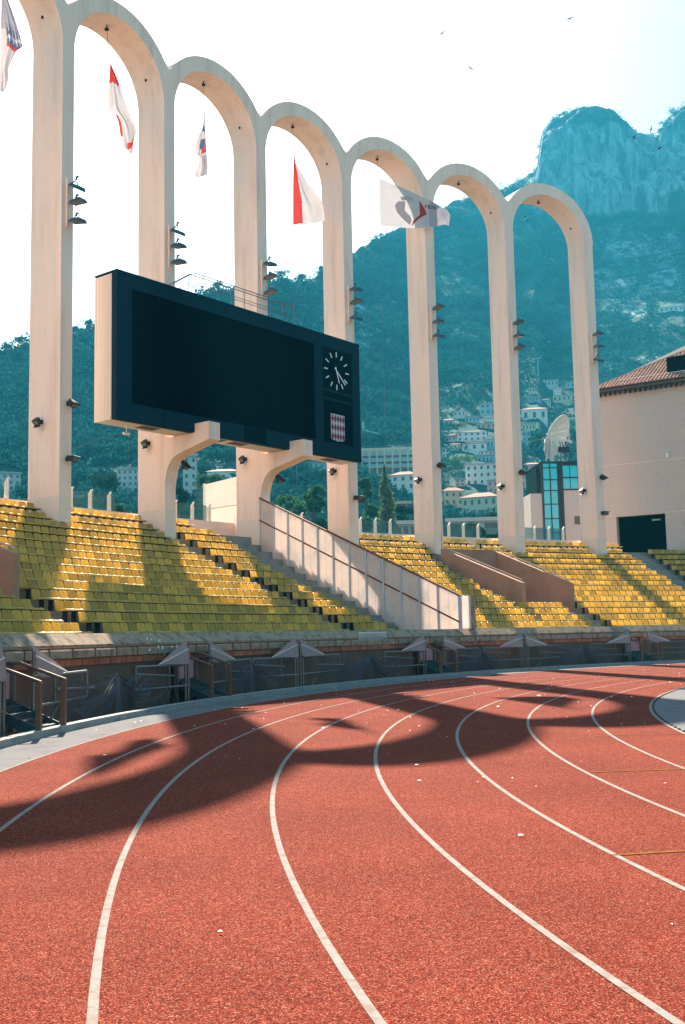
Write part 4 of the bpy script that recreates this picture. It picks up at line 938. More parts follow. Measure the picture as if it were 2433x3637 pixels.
# ---------------------------------------------------------------- foliage
def leaf_tris(centers, radii, n, size, squash=1.0):
    """n random triangles per crown, biased to the outer shell of each ellipsoid."""
    C = np.repeat(np.asarray(centers), n, 0); Rr = np.repeat(np.asarray(radii), n, 0); sz = np.repeat(np.asarray(size), n)
    d = rng.normal(size=(len(C), 3)); d /= np.linalg.norm(d, axis=1)[:, None]; d[:, 2] = np.where(d[:, 2] < -.35, -d[:, 2], d[:, 2])
    rad = rng.uniform(.25, 1.05, len(C))**.5
    c = C+d*Rr*rad[:, None]*(1+.18*rng.normal(size=len(C)))[:, None]
    a = rng.normal(size=(len(C), 3)); a /= np.linalg.norm(a, axis=1)[:, None]; b = np.cross(a, rng.normal(size=(len(C), 3))); b /= np.linalg.norm(b, axis=1)[:, None]
    s = (sz*rng.uniform(.6, 1.3, len(C)))[:, None]
    v = np.stack([c-a*s-b*s*.5, c+a*s-b*s*.3, c+b*s*.9], 1).reshape(-1, 3)
    return v
def tri_mesh(v, name, m):
    n = len(v)//3; me = bpy.data.meshes.new(name); me.vertices.add(len(v)); me.vertices.foreach_set('co', v.astype(np.float32).ravel())
    me.loops.add(n*3); me.loops.foreach_set('vertex_index', np.arange(n*3, dtype=np.int32)); me.polygons.add(n)
    me.polygons.foreach_set('loop_start', np.arange(0, n*3, 3, dtype=np.int32)); me.polygons.foreach_set('loop_total', np.full(n, 3, dtype=np.int32))
    me.materials.append(M[m]); me.update(calc_edges=True); return me
def tree(name, label, base, h, kind, group=None, leaf='leaf', dens=1.0, hw=None):
    base = np.asarray(base, float); t = thing(name, label, 'tree', base, group)
    lean = np.array([random.uniform(-.04, .04), random.uniform(-.04, .04), 0])*h
    tr = MB(); hw = hw or h*.3
    topf = {'round': .75, 'umbrella': .86, 'poplar': .9, 'bush': .5}[kind]
    tr.tube([base-np.array([0, 0, .6]), base+lean*.4+np.array([0, 0, h*.35]), base+lean+np.array([0, 0, h*topf])], [h*.028, h*.02, h*.006], 7)
    lobes, rad = [], []
    if kind == 'poplar':
        for i in range(15):
            f = i/14; z = h*(.10+.86*f); w = hw*(math.sin(math.pi*min(1, (f*.9+.12)))**.7)*(1-.25*f)
            lobes.append(base+lean*f+np.array([random.uniform(-.35, .35)*w, random.uniform(-.35, .35)*w, z])); rad.append((w*.62, w*.62, h*.085))
    elif kind == 'umbrella':
        for i in range(9):
            q = random.uniform(0, 6.28); d = random.uniform(0, .8)*hw; lobes.append(base+lean+np.array([d*math.cos(q), d*math.sin(q), h*(.76+.10*random.random())-d*.15])); rad.append((hw*.46, hw*.46, h*.16))
    else:
        for i in range(13):
            q = random.uniform(0, 6.28); zf = random.uniform(.28, .92) if kind == 'round' else random.uniform(.15, .8)
            d = hw*random.uniform(.2, .8)*math.sqrt(max(.05, 1-((zf-.55)/.5)**2)); lobes.append(base+lean*zf+np.array([d*math.cos(q), d*math.sin(q), h*zf])); rad.append((hw*.42, hw*.42, hw*.36))
    for l in lobes[::2]:
        st = base+lean*.5+np.array([0, 0, min(l[2]-base[2], h*.9)*.65]); tr.tube([st, (st+l)/2+np.array([0, 0, -.02*h]), l], [h*.011, h*.008, h*.003], 5)
    tr.build('trunk', 'bark', t)
    n = int(190*dens); v = leaf_tris(np.array(lobes), np.array(rad), n, np.full(len(lobes), h*.024 if kind != 'poplar' else h*.016)) - base
    o = bpy.data.objects.new('crown', tri_mesh(v, 'crown', leaf)); col.objects.link(o); o.parent = t
    return t
def tree_px(name, label, x, ytop, ybot, kind, wpx, leaf='leaf', group='trees beyond the grandstand', dist=None, dens=1.0):
    if dist is None: th, r = terr_hit(x, ybot)
    else:
        d = ray(x, ybot); th = math.degrees(math.atan2(d[0], d[1])); r = dist
    b = tpos(th, r); d = ray(x, ytop); zt = CAM_H+r*d[2]/math.hypot(d[0], d[1]); b[2] = min(b[2], zt-2.0)
    return tree(name, label, b, zt-b[2], kind, group, leaf, dens, hw=wpx/F_PX*r/2)
z3 = lambda x, y: (1250+x*.3827, 1550+y*.3827)
T_ = [('poplar_tree', 'tall pale poplar rising between the fourth and fifth columns', z3(320, 0)[0], z3(0, 325)[1], z3(0, 900)[1], 'poplar', 135, 'leafL', 150),
      ('round_tree', 'dense round tree just left of the poplar', z3(160, 0)[0], z3(0, 320)[1], z3(0, 720)[1], 'round', 90, 'leaf', 175),
      ('round_tree', 'dark bushy tree low beside the fourth column', z3(110, 0)[0], z3(0, 560)[1], z3(0, 900)[1], 'bush', 90, 'leaf', 140),
      ('round_tree', 'dark tree below the pale villa right of the poplar', z3(470, 0)[0], z3(0, 500)[1], z3(0, 780)[1], 'bush', 100, 'leafD', 165),
      ('round_tree', 'clipped dark tree behind the fence between fifth and sixth columns', z3(1110, 0)[0], z3(0, 755)[1], z3(0, 960)[1], 'round', 92, 'leafD', 118),
      ('round_tree', 'small bright tree right beside the fifth column', z3(890, 0)[0], z3(0, 700)[1], z3(0, 860)[1], 'bush', 40, 'leafL', 125),
      ('round_tree', 'dark tree in front of the ochre house right of the fifth column', z3(940, 0)[0], z3(0, 610)[1], z3(0, 780)[1], 'bush', 90, 'leafD', 170),
      ('round_tree', 'dark tree against the yellow villa left of the sixth column', z3(1280, 0)[0], z3(0, 600)[1], z3(0, 760)[1], 'bush', 80, 'leafD', 175),
      ('round_tree', 'large green tree above the flat roofs right of the fifth column', z3(960, 0)[0], z3(0, 205)[1], z3(0, 350)[1], 'round', 95, 'leaf', None),
      ('round_tree', 'green tree below the gabled white house', z3(1090, 0)[0], z3(0, 170)[1], z3(0, 300)[1], 'round', 70, 'leaf', None),
      ('umbrella_pine', 'round-headed pine between the first and second columns', 374, 1681, 1760, 'umbrella', 118, 'leafD', 210),
      ('round_tree', 'dark tree low between the first and second columns, right part', 445, 1730, 1810, 'bush', 90, 'leaf', 150),
      ('round_tree', 'dark bush low between the first and second columns, left part', 330, 1745, 1800, 'bush', 60, 'leafD', 140),
      ('round_tree', 'dark round tree just right of the second column', 638, 1705, 1790, 'round', 62, 'leafD', 150),
      ('round_tree', 'bushy green tree below the tiled house behind the scoreboard', 745, 1680, 1800, 'round', 120, 'leaf', 190),
      ('cypress_tree', 'dark narrow tree under the scoreboard left of the third column', 818, 1608, 1690, 'poplar', 30, 'leafD', 260),
      ('round_tree', 'wide dark tree right of the third column under the bracket', 1030, 1690, 1850, 'bush', 170, 'leaf', 160),
      ('round_tree', 'light green tree right of the third column, nearer the fourth', 1110, 1700, 1850, 'round', 110, 'leaf', 150),
      ('round_tree', 'dark tree beside the satellite dish', 1912, 1530, 1600, 'round', 62, 'leafD', None),
      ('umbrella_pine', 'spreading pine among the white houses left of the sixth column', 1625, 1500, 1560, 'umbrella', 105, 'leafD', None),
      ('round_tree', 'dark tree at the left foot of the glass building', 1872, 1815, 1920, 'bush', 30, 'leafD', 112)]
for nm, lab, x, yt, yb, kd, w_, lf, ds in T_: tree_px(nm, lab, x, yt, yb, kd, w_, lf, dist=ds)
# pines on the left skyline
PL = ['leftmost of the skyline pines at the left frame edge', 'second skyline pine from the left frame edge', 'third skyline pine, just left of the leftmost column', 'skyline pine just right of the leftmost column', 'skyline pine nearest the scoreboard, left side', 'skyline pine above the scoreboard, left of the third column', 'skyline pine above the scoreboard, right of the third column', 'skyline pine nearest the left side of fourth column', 'lone tall skyline pine touching the fourth column']
for i, (x, yt, yb, w_) in enumerate(((15, 792, 806, 22), (48, 776, 796, 34), (92, 772, 784, 26), (172, 752, 766, 24), (203, 736, 752, 32), (500, 650, 672, 40), (645, 623, 645, 44), (690, 632, 646, 34), (733, 614, 630, 22))):
    d = ray(x*DS, yt*DS); th = math.degrees(math.atan2(d[0], d[1])); r = ridge_r(th)*.985; b = tpos(th, r); h = max(6.0, CAM_H+r*d[2]/math.hypot(d[0], d[1])-b[2]+2)
    b[2] -= 1.0; tree('umbrella_pine', PL[i], b, h, 'umbrella', 'pines on the left skyline', 'leafD', .8, hw=w_*DS/F_PX*r/2)

# ================================================================ houses on the slope
def house(label, x0, x1, y0, y1, wall, roof='flat', rows=2, cols=3, yaw=0, dist=None, cat='house', name='house', shut='window', depth=.75, winw=.34, winh=.46):
    xc = (x0+x1)/2
    if dist is None: th, r = terr_hit(xc, y1)
    else: d = ray(xc, y1); th, r = math.degrees(math.atan2(d[0], d[1])), dist
    r = max(r, 115)
    d = ray(xc, (y0+y1)/2); hd = np.array([d[0], d[1], 0]); hl = np.linalg.norm(hd); hd /= hl
    W = (x1-x0)/F_PX*r/math.sqrt(1+(xc-IW/2)**2/F_PX**2); zt = CAM_H+r*ray(xc, y0)[2]/np.linalg.norm(ray(xc, y0)[:2]); zb = CAM_H+r*ray(xc, y1)[2]/np.linalg.norm(ray(xc, y1)[:2])
    H = zt-zb; a = R_(yaw); fw = np.array([-hd[0]*math.cos(a)+hd[1]*math.sin(a), -hd[1]*math.cos(a)-hd[0]*math.sin(a), 0]); sx = np.array([-fw[1], fw[0], 0])   # fw faces the camera
    c = np.array([hd[0]*r, hd[1]*r, 0]); D = W*depth; Z = np.array([0, 0, 1.0])
    hs_ = thing(name, label, cat, c+Z*zb, 'buildings on the hillside')
    zw = zt-(H*.22 if roof in ('hip', 'gable') else H*.05); zb_ = zb-max(3, H*.4)
    MB().box(c-fw*D/2+Z*(zw+zb_)/2, sx*W/2, fw*D/2, Z*(zw-zb_)/2).build('wall', wall, hs_)
    if roof == 'flat':
        MB().box(c-fw*(D/2-.1)+Z*(zw+H*.025), sx*(W/2+.25), fw*(D/2+.35), Z*H*.026).build('roof', 'hflat', hs_)
    elif roof == 'hip':
        e = .45; q = [c+fw*e-sx*(W/2+e)+Z*zw, c+fw*e+sx*(W/2+e)+Z*zw, c-fw*(D+e)+sx*(W/2+e)+Z*zw, c-fw*(D+e)-sx*(W/2+e)+Z*zw, c-fw*D/2-sx*W*.22+Z*zt, c-fw*D/2+sx*W*.22+Z*zt]
        MB().add(q, [(0, 1, 5, 4), (1, 2, 5), (2, 3, 4, 5), (3, 0, 4), (3, 2, 1, 0)]).build('roof', 'hroof', hs_)
    else:
        e = .4; q = [c+fw*e-sx*(W/2+e)+Z*(zw-.1), c+fw*e+sx*(W/2+e)+Z*(zw-.1), c+fw*e+Z*zt]
        b = MB(); b.prism([q[0], q[2], q[1]], -fw*(D+2*e)); b.build('roof', 'hroof' if roof == 'gable' else wall, hs_)
        MB().prism([c+fw*.41*1.0-sx*W*.46+Z*zw, c+fw*.41-sx*0+Z*(zt-.35), c+fw*.41+sx*W*.46+Z*zw], fw*.03).build('gable_wall', wall, hs_)
    hh = (zw-zb)/rows; ww = W/cols
    for rI in range(rows):
        for cI in range(cols):
            o = c+fw*.03-sx*W/2+sx*ww*(cI+.5)+Z*(zb+hh*(rI+.52)); wx, wz = ww*winw/2, hh*winh/2
            wo = MB().box(o, sx*wx, fw*.04, Z*wz).build('window', shut, hs_)
            if W/cols*F_PX/r > 26:
                sb = MB(); sb.box(o+Z*(-wz-.08), sx*(wx+.1), fw*.1, Z*.06); subpart(sb, 'sill', 'hflat', wo)
    return hs_, c, fw, sx, W, zb, zw, zt
z4 = lambda a, b, c, d: (1550+a*.3827, 1550+b*.3827, 1250+c*.3827, 1250+d*.3827)
z3r = lambda a, b, c, d: (1250+a*.3827, 1250+b*.3827, 1550+c*.3827, 1550+d*.3827)
HB = [('pale two-storey villa with tiled roof between poplar and fifth column', z3r(360, 590, 315, 500), 'hw', 'hip', 2, 3, -12),
      ('narrow white tower block edge just right of the fifth column', z3r(838, 905, 105, 250), 'hw', 'flat', 3, 2, 0),
      ('white gabled house with dark windows high left of the sixth column', z3r(1025, 1250, 42, 132), 'hw', 'gable', 1, 3, 0),
      ('long low building with pale flat roof below the gabled house', z3r(1130, 1350, 172, 252), 'ht', 'flat', 1, 6, 0),
      ('white and pink apartment house with red shutters left of sixth column', z3r(1052, 1358, 248, 455), 'hw', 'flat', 3, 5, -8),
      ('ochre house with two tiled roofs right of the fifth column', z3r(850, 1040, 465, 645), 'ho', 'hip', 2, 3, 10),
      ('small ochre annex with a flat roof beside the fifth column', z3r(840, 912, 382, 470), 'hc', 'flat', 1, 2, 0),
      ('yellow-green villa with wide tiled hip roof left of sixth column', z3r(1012, 1352, 508, 755), 'hc', 'hip', 2, 5, -14),
      ('pink house wall touching the sixth column', z3r(1255, 1362, 400, 545), 'hp', 'flat', 2, 2, -10),
      ('little cream house with tiled roof at the foot of fifth column', z3r(512, 592, 680, 775), 'hc', 'hip', 1, 2, 0),
      ('flat teal modern house high up, touching the sixth column', z4(405, 550, 470, 580), 'ht', 'flat', 2, 3, 0),
      ('pink-roofed house with tall dark windows right of the sixth column', z4(788, 1030, 500, 640), 'hw', 'hip', 1, 3, 0),
      ('small cubic house, lower left of the upper hillside cluster', z4(858, 915, 330, 380), 'hg', 'flat', 1, 2, 0),
      ('long pale house topping the upper hillside cluster', z4(928, 1130, 262, 322), 'hg', 'flat', 1, 6, 0),
      ('white house in the middle of the upper hillside cluster', z4(1085, 1160, 332, 392), 'hw', 'flat', 2, 3, 0),
      ('low house with pale terrace wall below the upper cluster', z4(1080, 1292, 398, 460), 'hc', 'flat', 1, 5, 0),
      ('small grey house at the right end of upper cluster', z4(1203, 1282, 280, 330), 'hg', 'flat', 1, 2, 0),
      ('terraced grey-teal building under the upper cluster', z4(830, 970, 410, 470), 'ht', 'flat', 1, 5, 0),
      ('cream house below the pink-roofed house', z4(795, 920, 655, 735), 'hc', 'flat', 1, 4, 0),
      ('teal-grey block right beside the sixth column below cream house', z4(800, 872, 735, 885), 'ht', 'flat', 3, 2, 0),
      ('house with low tiled roof left of the dish', z4(1000, 1165, 700, 775), 'hg', 'hip', 1, 4, 0),
      ('pink-tinged house with tiled roof left of the sixth column', z4(370, 552, 645, 715), 'hp', 'hip', 1, 4, 0),
      ('long white terrace house above the gabled house', z4(190, 470, 715, 830), 'hw', 'hip', 2, 5, 0),
      ('teal-glazed flat house touching the sixth column', z4(440, 560, 805, 900), 'ht', 'flat', 1, 4, 0),
      ('grey villa half hidden by trees beside the fifth column', z4(60, 160, 615, 690), 'hg', 'hip', 1, 2, 0),
      ('stepped grey house in a row above the long white terrace', z4(268, 400, 598, 652), 'ht', 'flat', 1, 4, 0),
      ('small flat pavilion up the slope left of teal modern house', z4(160, 270, 545, 600), 'hg', 'flat', 1, 3, 0),
      ('low pink-roofed house above the glass building', (1860, 1925, 1640, 1680), 'hp', 'hip', 1, 3, 0),
      ('pale house with dark windows left of the glass building', (1862, 1902, 1690, 1745), 'hc', 'flat', 2, 2, 0),
      ('white villa far up the mountain, larger of the pair', (2325, 2427, 1090, 1122), 'hw', 'flat', 2, 6, 0),
      ('small white villa far up the mountain, left of the pair', (2255, 2290, 1108, 1124), 'hw', 'flat', 1, 2, 0),
      ('pale tower block at the left frame edge', (-40, 72, 1676, 1765), 'hg', 'flat', 4, 5, 8),
      ('long white building on the slope between first two columns', (300, 400, 1662, 1690), 'hw', 'flat', 1, 6, 0),
      ('grey apartment block touching the second column, left side', (415, 492, 1662, 1750), 'hg', 'flat', 4, 4, -10),
      ('tall balcony tower between second and third columns', (650, 700, 1612, 1790), 'hg', 'flat', 6, 2, 0),
      ('white house with pink tiled roof under the scoreboard', (735, 850, 1660, 1725), 'hw', 'hip', 1, 3, -8),
      ('low white house at the foot of the slope right of leftmost column', (262, 312, 1745, 1785), 'hw', 'flat', 1, 3, 0),
      ('long low roofed terrace right of the third column', (1095, 1190, 1640, 1672), 'ht', 'flat', 1, 5, 0)]
HB += [('cream house with red roof between gabled house and fifth column', z3r(905, 1010, 60, 120), 'hc', 'hip', 1, 3, 6),
       ('white block above the apartment house with red shutters', z3r(1190, 1345, 135, 172), 'hw', 'flat', 1, 4, 0),
       ('pink two-storey house between ochre house and apartment house', z3r(960, 1050, 392, 462), 'hp', 'flat', 2, 2, 0),
       ('white house just right of the sixth column at mid height', z4(800, 880, 590, 640), 'hw', 'hip', 1, 2, 0),
       ('row house with pink front left of the satellite dish', z4(930, 1005, 790, 850), 'hp', 'hip', 1, 3, 0),
       ('pale grey house above the pink-roofed house', z4(980, 1060, 430, 480), 'hg', 'hip', 1, 3, 0),
       ('cream house at the right edge of town beside rightmost column', z4(1200, 1290, 560, 615), 'hc', 'hip', 1, 3, 0),
       ('low white house beneath the teal modern house', z4(440, 545, 590, 640), 'hw', 'flat', 1, 4, 0),
       ('ochre cottage left of the long white terrace', z4(70, 180, 760, 825), 'ho', 'hip', 1, 3, 0),
       ('white villa above the apartment block beside the fifth column', z4(50, 130, 880, 940), 'hw', 'hip', 1, 2, 0)]
for lab, (x0, x1, y0, y1), wl, rf, rw, cl, yw in HB: house(lab, x0, x1, y0, y1, wl, rf, rw, cl, yw)
# arcaded apartment block
hs_, c, fw, sx, W, zb, zw, zt = house('wide apartment block with arched top storey and stacked balconies', *z3r(90, 592, 108, 350), 'hc', 'flat', 1, 1, 0, name='apartment_block', cat='apartment block', winw=.02, winh=.02)
Z = np.array([0, 0, 1.0]); nb = 7; fl = (zw-zb)/4
for k in range(4):
    if k: MB().box(c+fw*.7+Z*(zb+fl*k), sx*W/2, fw*.75, Z*.14).build('balcony_slab', 'hc', hs_)
    if k: MB().box(c+fw*1.4+Z*(zb+fl*k+.55), sx*W/2, fw*.04, Z*.35).build('balustrade', 'ht', hs_)
for i in range(nb+1):
    MB().box(c+fw*.75-sx*W/2+sx*W*i/nb+Z*(zb+zw)/2, sx*.22, fw*.8, Z*(zw-zb)/2).build('pillar', 'hc', hs_)
for i in range(nb):
    o = c-sx*W/2+sx*W*(i+.5)/nb; rw_ = W/nb/2-.35
    for k in range(3): MB().box(o+fw*.06+Z*(zb+fl*(k+.45)), sx*rw_, fw*.05, Z*fl*.36).build('window', 'window', hs_)
    b = MB(); zc = zb+fl*3.25; pts = [o+fw*.9-sx*rw_+Z*(zb+fl*3.05), o+fw*.9+sx*rw_+Z*(zb+fl*3.05)]+[o+fw*.9+sx*rw_*math.cos(q)+Z*(zc+rw_*math.sin(q)) for q in np.linspace(0, math.pi, 9)]
    b.prism(pts, fw*.12); b.build('arched_window', 'pane' if i in (3,) else 'window', hs_)
MB().box(c+fw*.5+Z*(zb+fl*3.6), sx*W/2, fw*.45, Z*fl*.55).build('arcade_wall', 'hc', hs_)
# long white roofs of the street behind the fence
def slab(label, x0, x1, yt, yb, dist, m, under='ht'):
    d0, d1 = ray(x0, yt), ray(x1, yt); p0 = EYE+d0/np.linalg.norm(d0[:2])*dist; p1 = EYE+d1/np.linalg.norm(d1[:2])*dist; z = (p0[2]+p1[2])/2; z0 = CAM_H+dist*ray((x0+x1)/2, yb)[2]/np.linalg.norm(ray((x0+x1)/2, yb)[:2])
    s = (p1-p0); s[2] = 0; L = np.linalg.norm(s); s /= L; f_ = np.array([s[1], -s[0], 0]); c = (p0+p1)/2; c[2] = 0
    t = thing('canopy_building', label, 'building', c+Z*z0, 'low buildings behind the fence')
    MB().box(c-f_*4+Z*(z+.0), s*(L/2), f_*4.4, Z*.22).build('roof_slab', m, t)
    MB().box(c-f_*4+Z*(z-.22+z0)/2, s*(L/2-.3), f_*3.8, Z*max(.3, (z-.22-z0)/2)).build('wall', under, t)
    n = max(3, int(L/3))
    for i in range(n): MB().box(c-f_*.17+s*(-L/2+L*(i+.5)/n)+Z*((z+z0)/2-.2), s*(L/n*.36), f_*.04, Z*max(.25, (z-z0)*.3)).build('window', 'window', t)
slab('long white roofed building behind the fence between fifth and sixth columns', z3(865, 0)[0], z3(1375, 0)[0], z3(0, 772)[1], z3(0, 860)[1], 128, 'hflat')
slab('white roofed building behind the fence left of the fifth column', z3(400, 0)[0], z3(600, 0)[0], z3(0, 800)[1], z3(0, 900)[1], 126, 'hflat')
slab('low building with red awning right of the poplar', z3(410, 0)[0], z3(556, 0)[0], z3(0, 615)[1], z3(0, 660)[1], 172, 'hp')
slab('white roofed building low behind fence between first two columns', 262, 300, 1765, 1790, 135, 'hflat')

HR = [h[1] for h in HB]+[z3r(90, 592, 108, 350)]
cs, rs_ = [], []
tries = 0
while len(cs) < 17000 and tries < 90000:
    tries += 1
    th = random.uniform(-24, 24); t = random.uniform(.04, .99)**.8; Rr = ridge_r(th); r = R0T+(Rr-R0T)*t
    p = tpos(th, r); x, y = px(p); x /= DS; y /= DS
    skip = 0.0
    if any(x0-8 < x*DS < x1+8 and y0-10 < y*DS < y1+34 for x0, x1, y0, y1 in HR): continue
    for x0, x1, y0, y1, wgt in ROCKS:
        if x0 < x < x1 and y0 < y < y1: skip = max(skip, wgt*.8)
    if random.random() < skip: continue
    if cliff_w(th) > .5 and t > .9 and (t < .94 or random.random() < .3): continue
    if mnoise.fractal(Vector(p)*.016, .9, 2.1, 4) > .22 and random.random() < .65: continue
    s = (random.uniform(1.1, 2.2) if random.random() < .7 else random.uniform(2.2, 4.0))*(0.55+r/900)
    cs.append(p+np.array([0, 0, s*.45])); rs_.append((s*1.15, s*1.15, s*.95))
cs, rs_ = np.array(cs), np.array(rs_)
fo = bpy.data.objects.new('hillside_wood', tri_mesh(leaf_tris(cs, rs_, 72, np.minimum(rs_[:, 0]*.20, .62)), 'hillside_wood', 'forest')); col.objects.link(fo)
tag(fo, 'dense green wood covering the mountain slopes', 'wood', kind='stuff')


# ================================================================ big stucco building on the right
def Wp(w, z, o=0.0): return WALL_P+WALL_D*w+WALL_N*o+np.array([0, 0, z])
bl = thing('stucco_building', 'large salmon stucco building with tiled roof and dark portal on the right', 'building', Wp(6, 0))
ZE = 18.45; OW0, OW1, OZ0, OZ1 = 0.80, 4.25, 5.6, 9.55; WL = 30.0
def wbox(mb, w0, w1, o0, o1, z0, z1, mi=0): return mb.box(Wp((w0+w1)/2, (z0+z1)/2, (o0+o1)/2), WALL_D*(w1-w0)/2, WALL_N*(o1-o0)/2, (0, 0, (z1-z0)/2), mi)
b = MB()
for w0, w1, z0, z1 in ((0, OW0, -1.2, ZE), (OW1, WL, -1.2, ZE), (OW0, OW1, OZ1, ZE), (OW0, OW1, -1.2, OZ0)): wbox(b, w0, w1, -.5, 0, z0, z1)
wbox(b, 0, .5, -14, -.5, -1.2, ZE); wbox(b, .5, WL, -14, -13.5, -1.2, ZE)
wl = b.build('wall', 'stucco', bl)
for w0, w1, z in ((0, WL, 13.22), (0, OW0, 9.60), (OW1, WL, 9.60)): wbox(MB(), w0, w1, 0, .012, z, z+.035).build('joint_line', 'arch', bl)
b = MB(); wbox(b, OW0-.2, OW1+.2, -6, -5.9, OZ0, OZ1+.3); wbox(b, OW0-.25, OW0-.003, -6, -.5, OZ0, OZ1+.3); wbox(b, OW1+.003, OW1+.3, -6, -.5, OZ0, OZ1+.3); wbox(b, OW0, OW1, -6, -.5, OZ1+.01, OZ1+.3); wbox(b, OW0, OW1, -6, -.5, OZ0-.2, OZ0)
b.build('portal', 'dark', bl); wbox(MB(), 2.7, 3.3, -2.2, -2.0, 9.3, 9.4).build('portal_lamp', 'clock', bl)  # portal walls coloured near-black for the shade inside
b = MB(); wbox(b, 4.55, 4.75, 0, .14, 13.35, 13.7); b.build('wall_lamp', 'postwhite', bl)
wbox(MB(), -.5, WL, -.3, .62, ZE+.003, ZE+.16).build('eave', 'eave', bl)
for i in range(40): wbox(MB(), -.3+i*.36, -.18+i*.36, .002, .5, ZE-.22, ZE).build('rafter_end', 'eave', bl)
SL = math.tan(R_(30))
def Rp(w, d, up=0.0): return Wp(w, ZE+.2+d*SL+up, .6-d)         # d = distance back from the eave, in plan
HOLE = (4.75, 30, 1.15, 3.0)
b = MB(); b.add([Rp(-.5, 0), Rp(WL, 0), Rp(WL, 6.5), Rp(6.0, 6.5)], [(0, 1, 2, 3)]); b.add([Rp(-.5, 0), Rp(6.0, 6.5), Rp(6.0, 9.0), Wp(-.5, ZE+.2, -14)], [(0, 1, 2, 3)]); rf = b.build('roof', 'eave', bl)
tm = MB(); n = 5; Lt = .46; sd_ = np.array([math.cos(R_(30)), 0, math.sin(R_(30))])
vs = [];
for x, rr_ in ((0, .105), (Lt, .085)):
    for i in range(n+1): q = math.pi*i/n; vs.append((x, rr_*math.cos(q), rr_*math.sin(q)*.95+(0.05 if x == 0 else .02)))
tm.add(vs, [(i, i+1, n+2+i, n+1+i) for i in range(n)]+[tuple(range(n+1))])
tme = rawmesh(tm, 'roof_tile', ['tile'])
bx_ = -WALL_N*math.cos(R_(30))+np.array([0, 0, math.sin(R_(30))]); bz_ = WALL_N*math.sin(R_(30))+np.array([0, 0, math.cos(R_(30))]); by_ = np.cross(bz_, bx_)
Rm = Matrix(((bx_[0], by_[0], bz_[0]), (bx_[1], by_[1], bz_[1]), (bx_[2], by_[2], bz_[2])))
tl = []
w = -.3
while w < WL:
    d = 0.0
    while d < 6.3:
        if d < w+.35 and not (HOLE[0] < w and HOLE[2]-.2 < d < HOLE[3]): tl.append((w, d))
        d += .40*math.cos(R_(30))
    w += .262
tl.sort(key=lambda q: q[0]*.9+q[1]*.3)
for w, d in tl[:300]:
    o = bpy.data.objects.new('roof_tile', tme); col.objects.link(o); o.parent = bl; o.matrix_local = Matrix.Translation(Vector(Rp(w, d, .03)-np.array(bl.location)))@Rm.to_4x4()
b = MB(); base_v = np.array(tm.v); RM = np.array(Rm)
for w, d in tl[300:]: b.add((base_v@RM.T)+Rp(w, d, .03), tm.f)
o = b.build('roof_tiles', 'tile', bl); tag(o, kind='stuff')
MB().tube([Rp(1.2, .98, .16), Rp(WL, .98, .16)], .03, 5).build('snow_rail', 'postwhite', bl)
MB().tube([Rp(-.45, .05, .12), Rp(6.0, 6.45, .12)], .09, 6).build('hip_ridge', 'tile', bl)
b = MB(); b.box((Rp(HOLE[0], HOLE[2])+Rp(WL, HOLE[3]))/2+np.array([0, 0, .06]), WALL_D*(WL-HOLE[0])/2, -WALL_N*(HOLE[3]-HOLE[2])/2*.98, (0, 0, .62)); b.build('terrace_shade_box', 'dark', bl)  # solid near-black box stands in for the shaded terrace recess

# ================================================================ glass building with satellite dish
z5 = lambda x, y: (1850+x*.3718, 1450+y*.3718)
gd = ray(*z5(300, 900)); gaz = gd[:2]/np.linalg.norm(gd[:2]); GP = np.array([gaz[0]*106, gaz[1]*106, 0]); ga = math.atan2(gaz[1], gaz[0])+R_(14)
GN = np.array([-math.cos(ga), -math.sin(ga), 0]); GS = np.array([math.sin(ga), -math.cos(ga), 0])
def gsz(x, y): q = onplane(*z5(x, y), GP, GN); return np.dot(q-GP, GS), q[2]
def gbox(mb, s0, s1, o0, o1, z0, z1): return mb.box(GP+GS*(s0+s1)/2+GN*(o0+o1)/2+np.array([0, 0, (z0+z1)/2]), GS*(s1-s0)/2, GN*(o1-o0)/2, (0, 0, (z1-z0)/2))
gb = thing('glass_building', 'salmon building with blue glass curtain wall beside the rightmost column', 'building', GP)
sL, sA, sB, sC, sD_, sE = [gsz(x, 900)[0] for x in (92, 215, 362, 400, 555, 700)]
zT = gsz(290, 520)[1]; zW1 = gsz(150, 815)[1]; zW2 = gsz(480, 782)[1]
gbox(MB(), sL, sA-.02, -8, .0, 0, zW1).build('stucco_wall', 'stucco', gb); gbox(MB(), sC+.02, sE, -8, .0, 0, zW2).build('stucco_wall', 'stucco', gb)
gbox(MB(), sA, sE, -7, -.02, 0, zT).build('core', 'frame', gb)
gbox(MB(), sL+1.0, sA-.01, -6, -1.4, zW1+.003, gsz(170, 545)[1]).build('side_glazing', 'window', gb)
ys_ = [525, 570, 683, 787, 917, 1055, 1187, 1300]; zs_ = [gsz(290, y)[1] for y in ys_]; sm_ = gsz(288, 900)[0]
for i in range(len(zs_)-1):
    for s0, s1 in ((sA+.06, sm_-.04), (sm_+.04, sB-.06)): gbox(MB(), s0, s1, 0, .05, zs_[i+1]+.05, zs_[i]-.05).build('pane', 'pane', gb)
    gbox(MB(), sA, sB, 0, .09, zs_[i]-.045, zs_[i]+.045).build('mullion', 'frame', gb)
    gbox(MB(), sB+.28, sC-.25, 0, .04, zs_[i+1]+.05, zs_[i]-.05).build('slit_pane', 'pane', gb)
for s0, s1 in ((sA-.10, sA+.06), (sm_-.04, sm_+.04), (sB-.06, sB+.26), (sC-.24, sC+.10)): gbox(MB(), s0, s1, .005, .14, 0, zT).build('mullion', 'frame', gb)
za, zb2, zc2 = gsz(470, 542)[1], gsz(470, 662)[1], gsz(470, 775)[1]; smid = gsz(468, 660)[0]
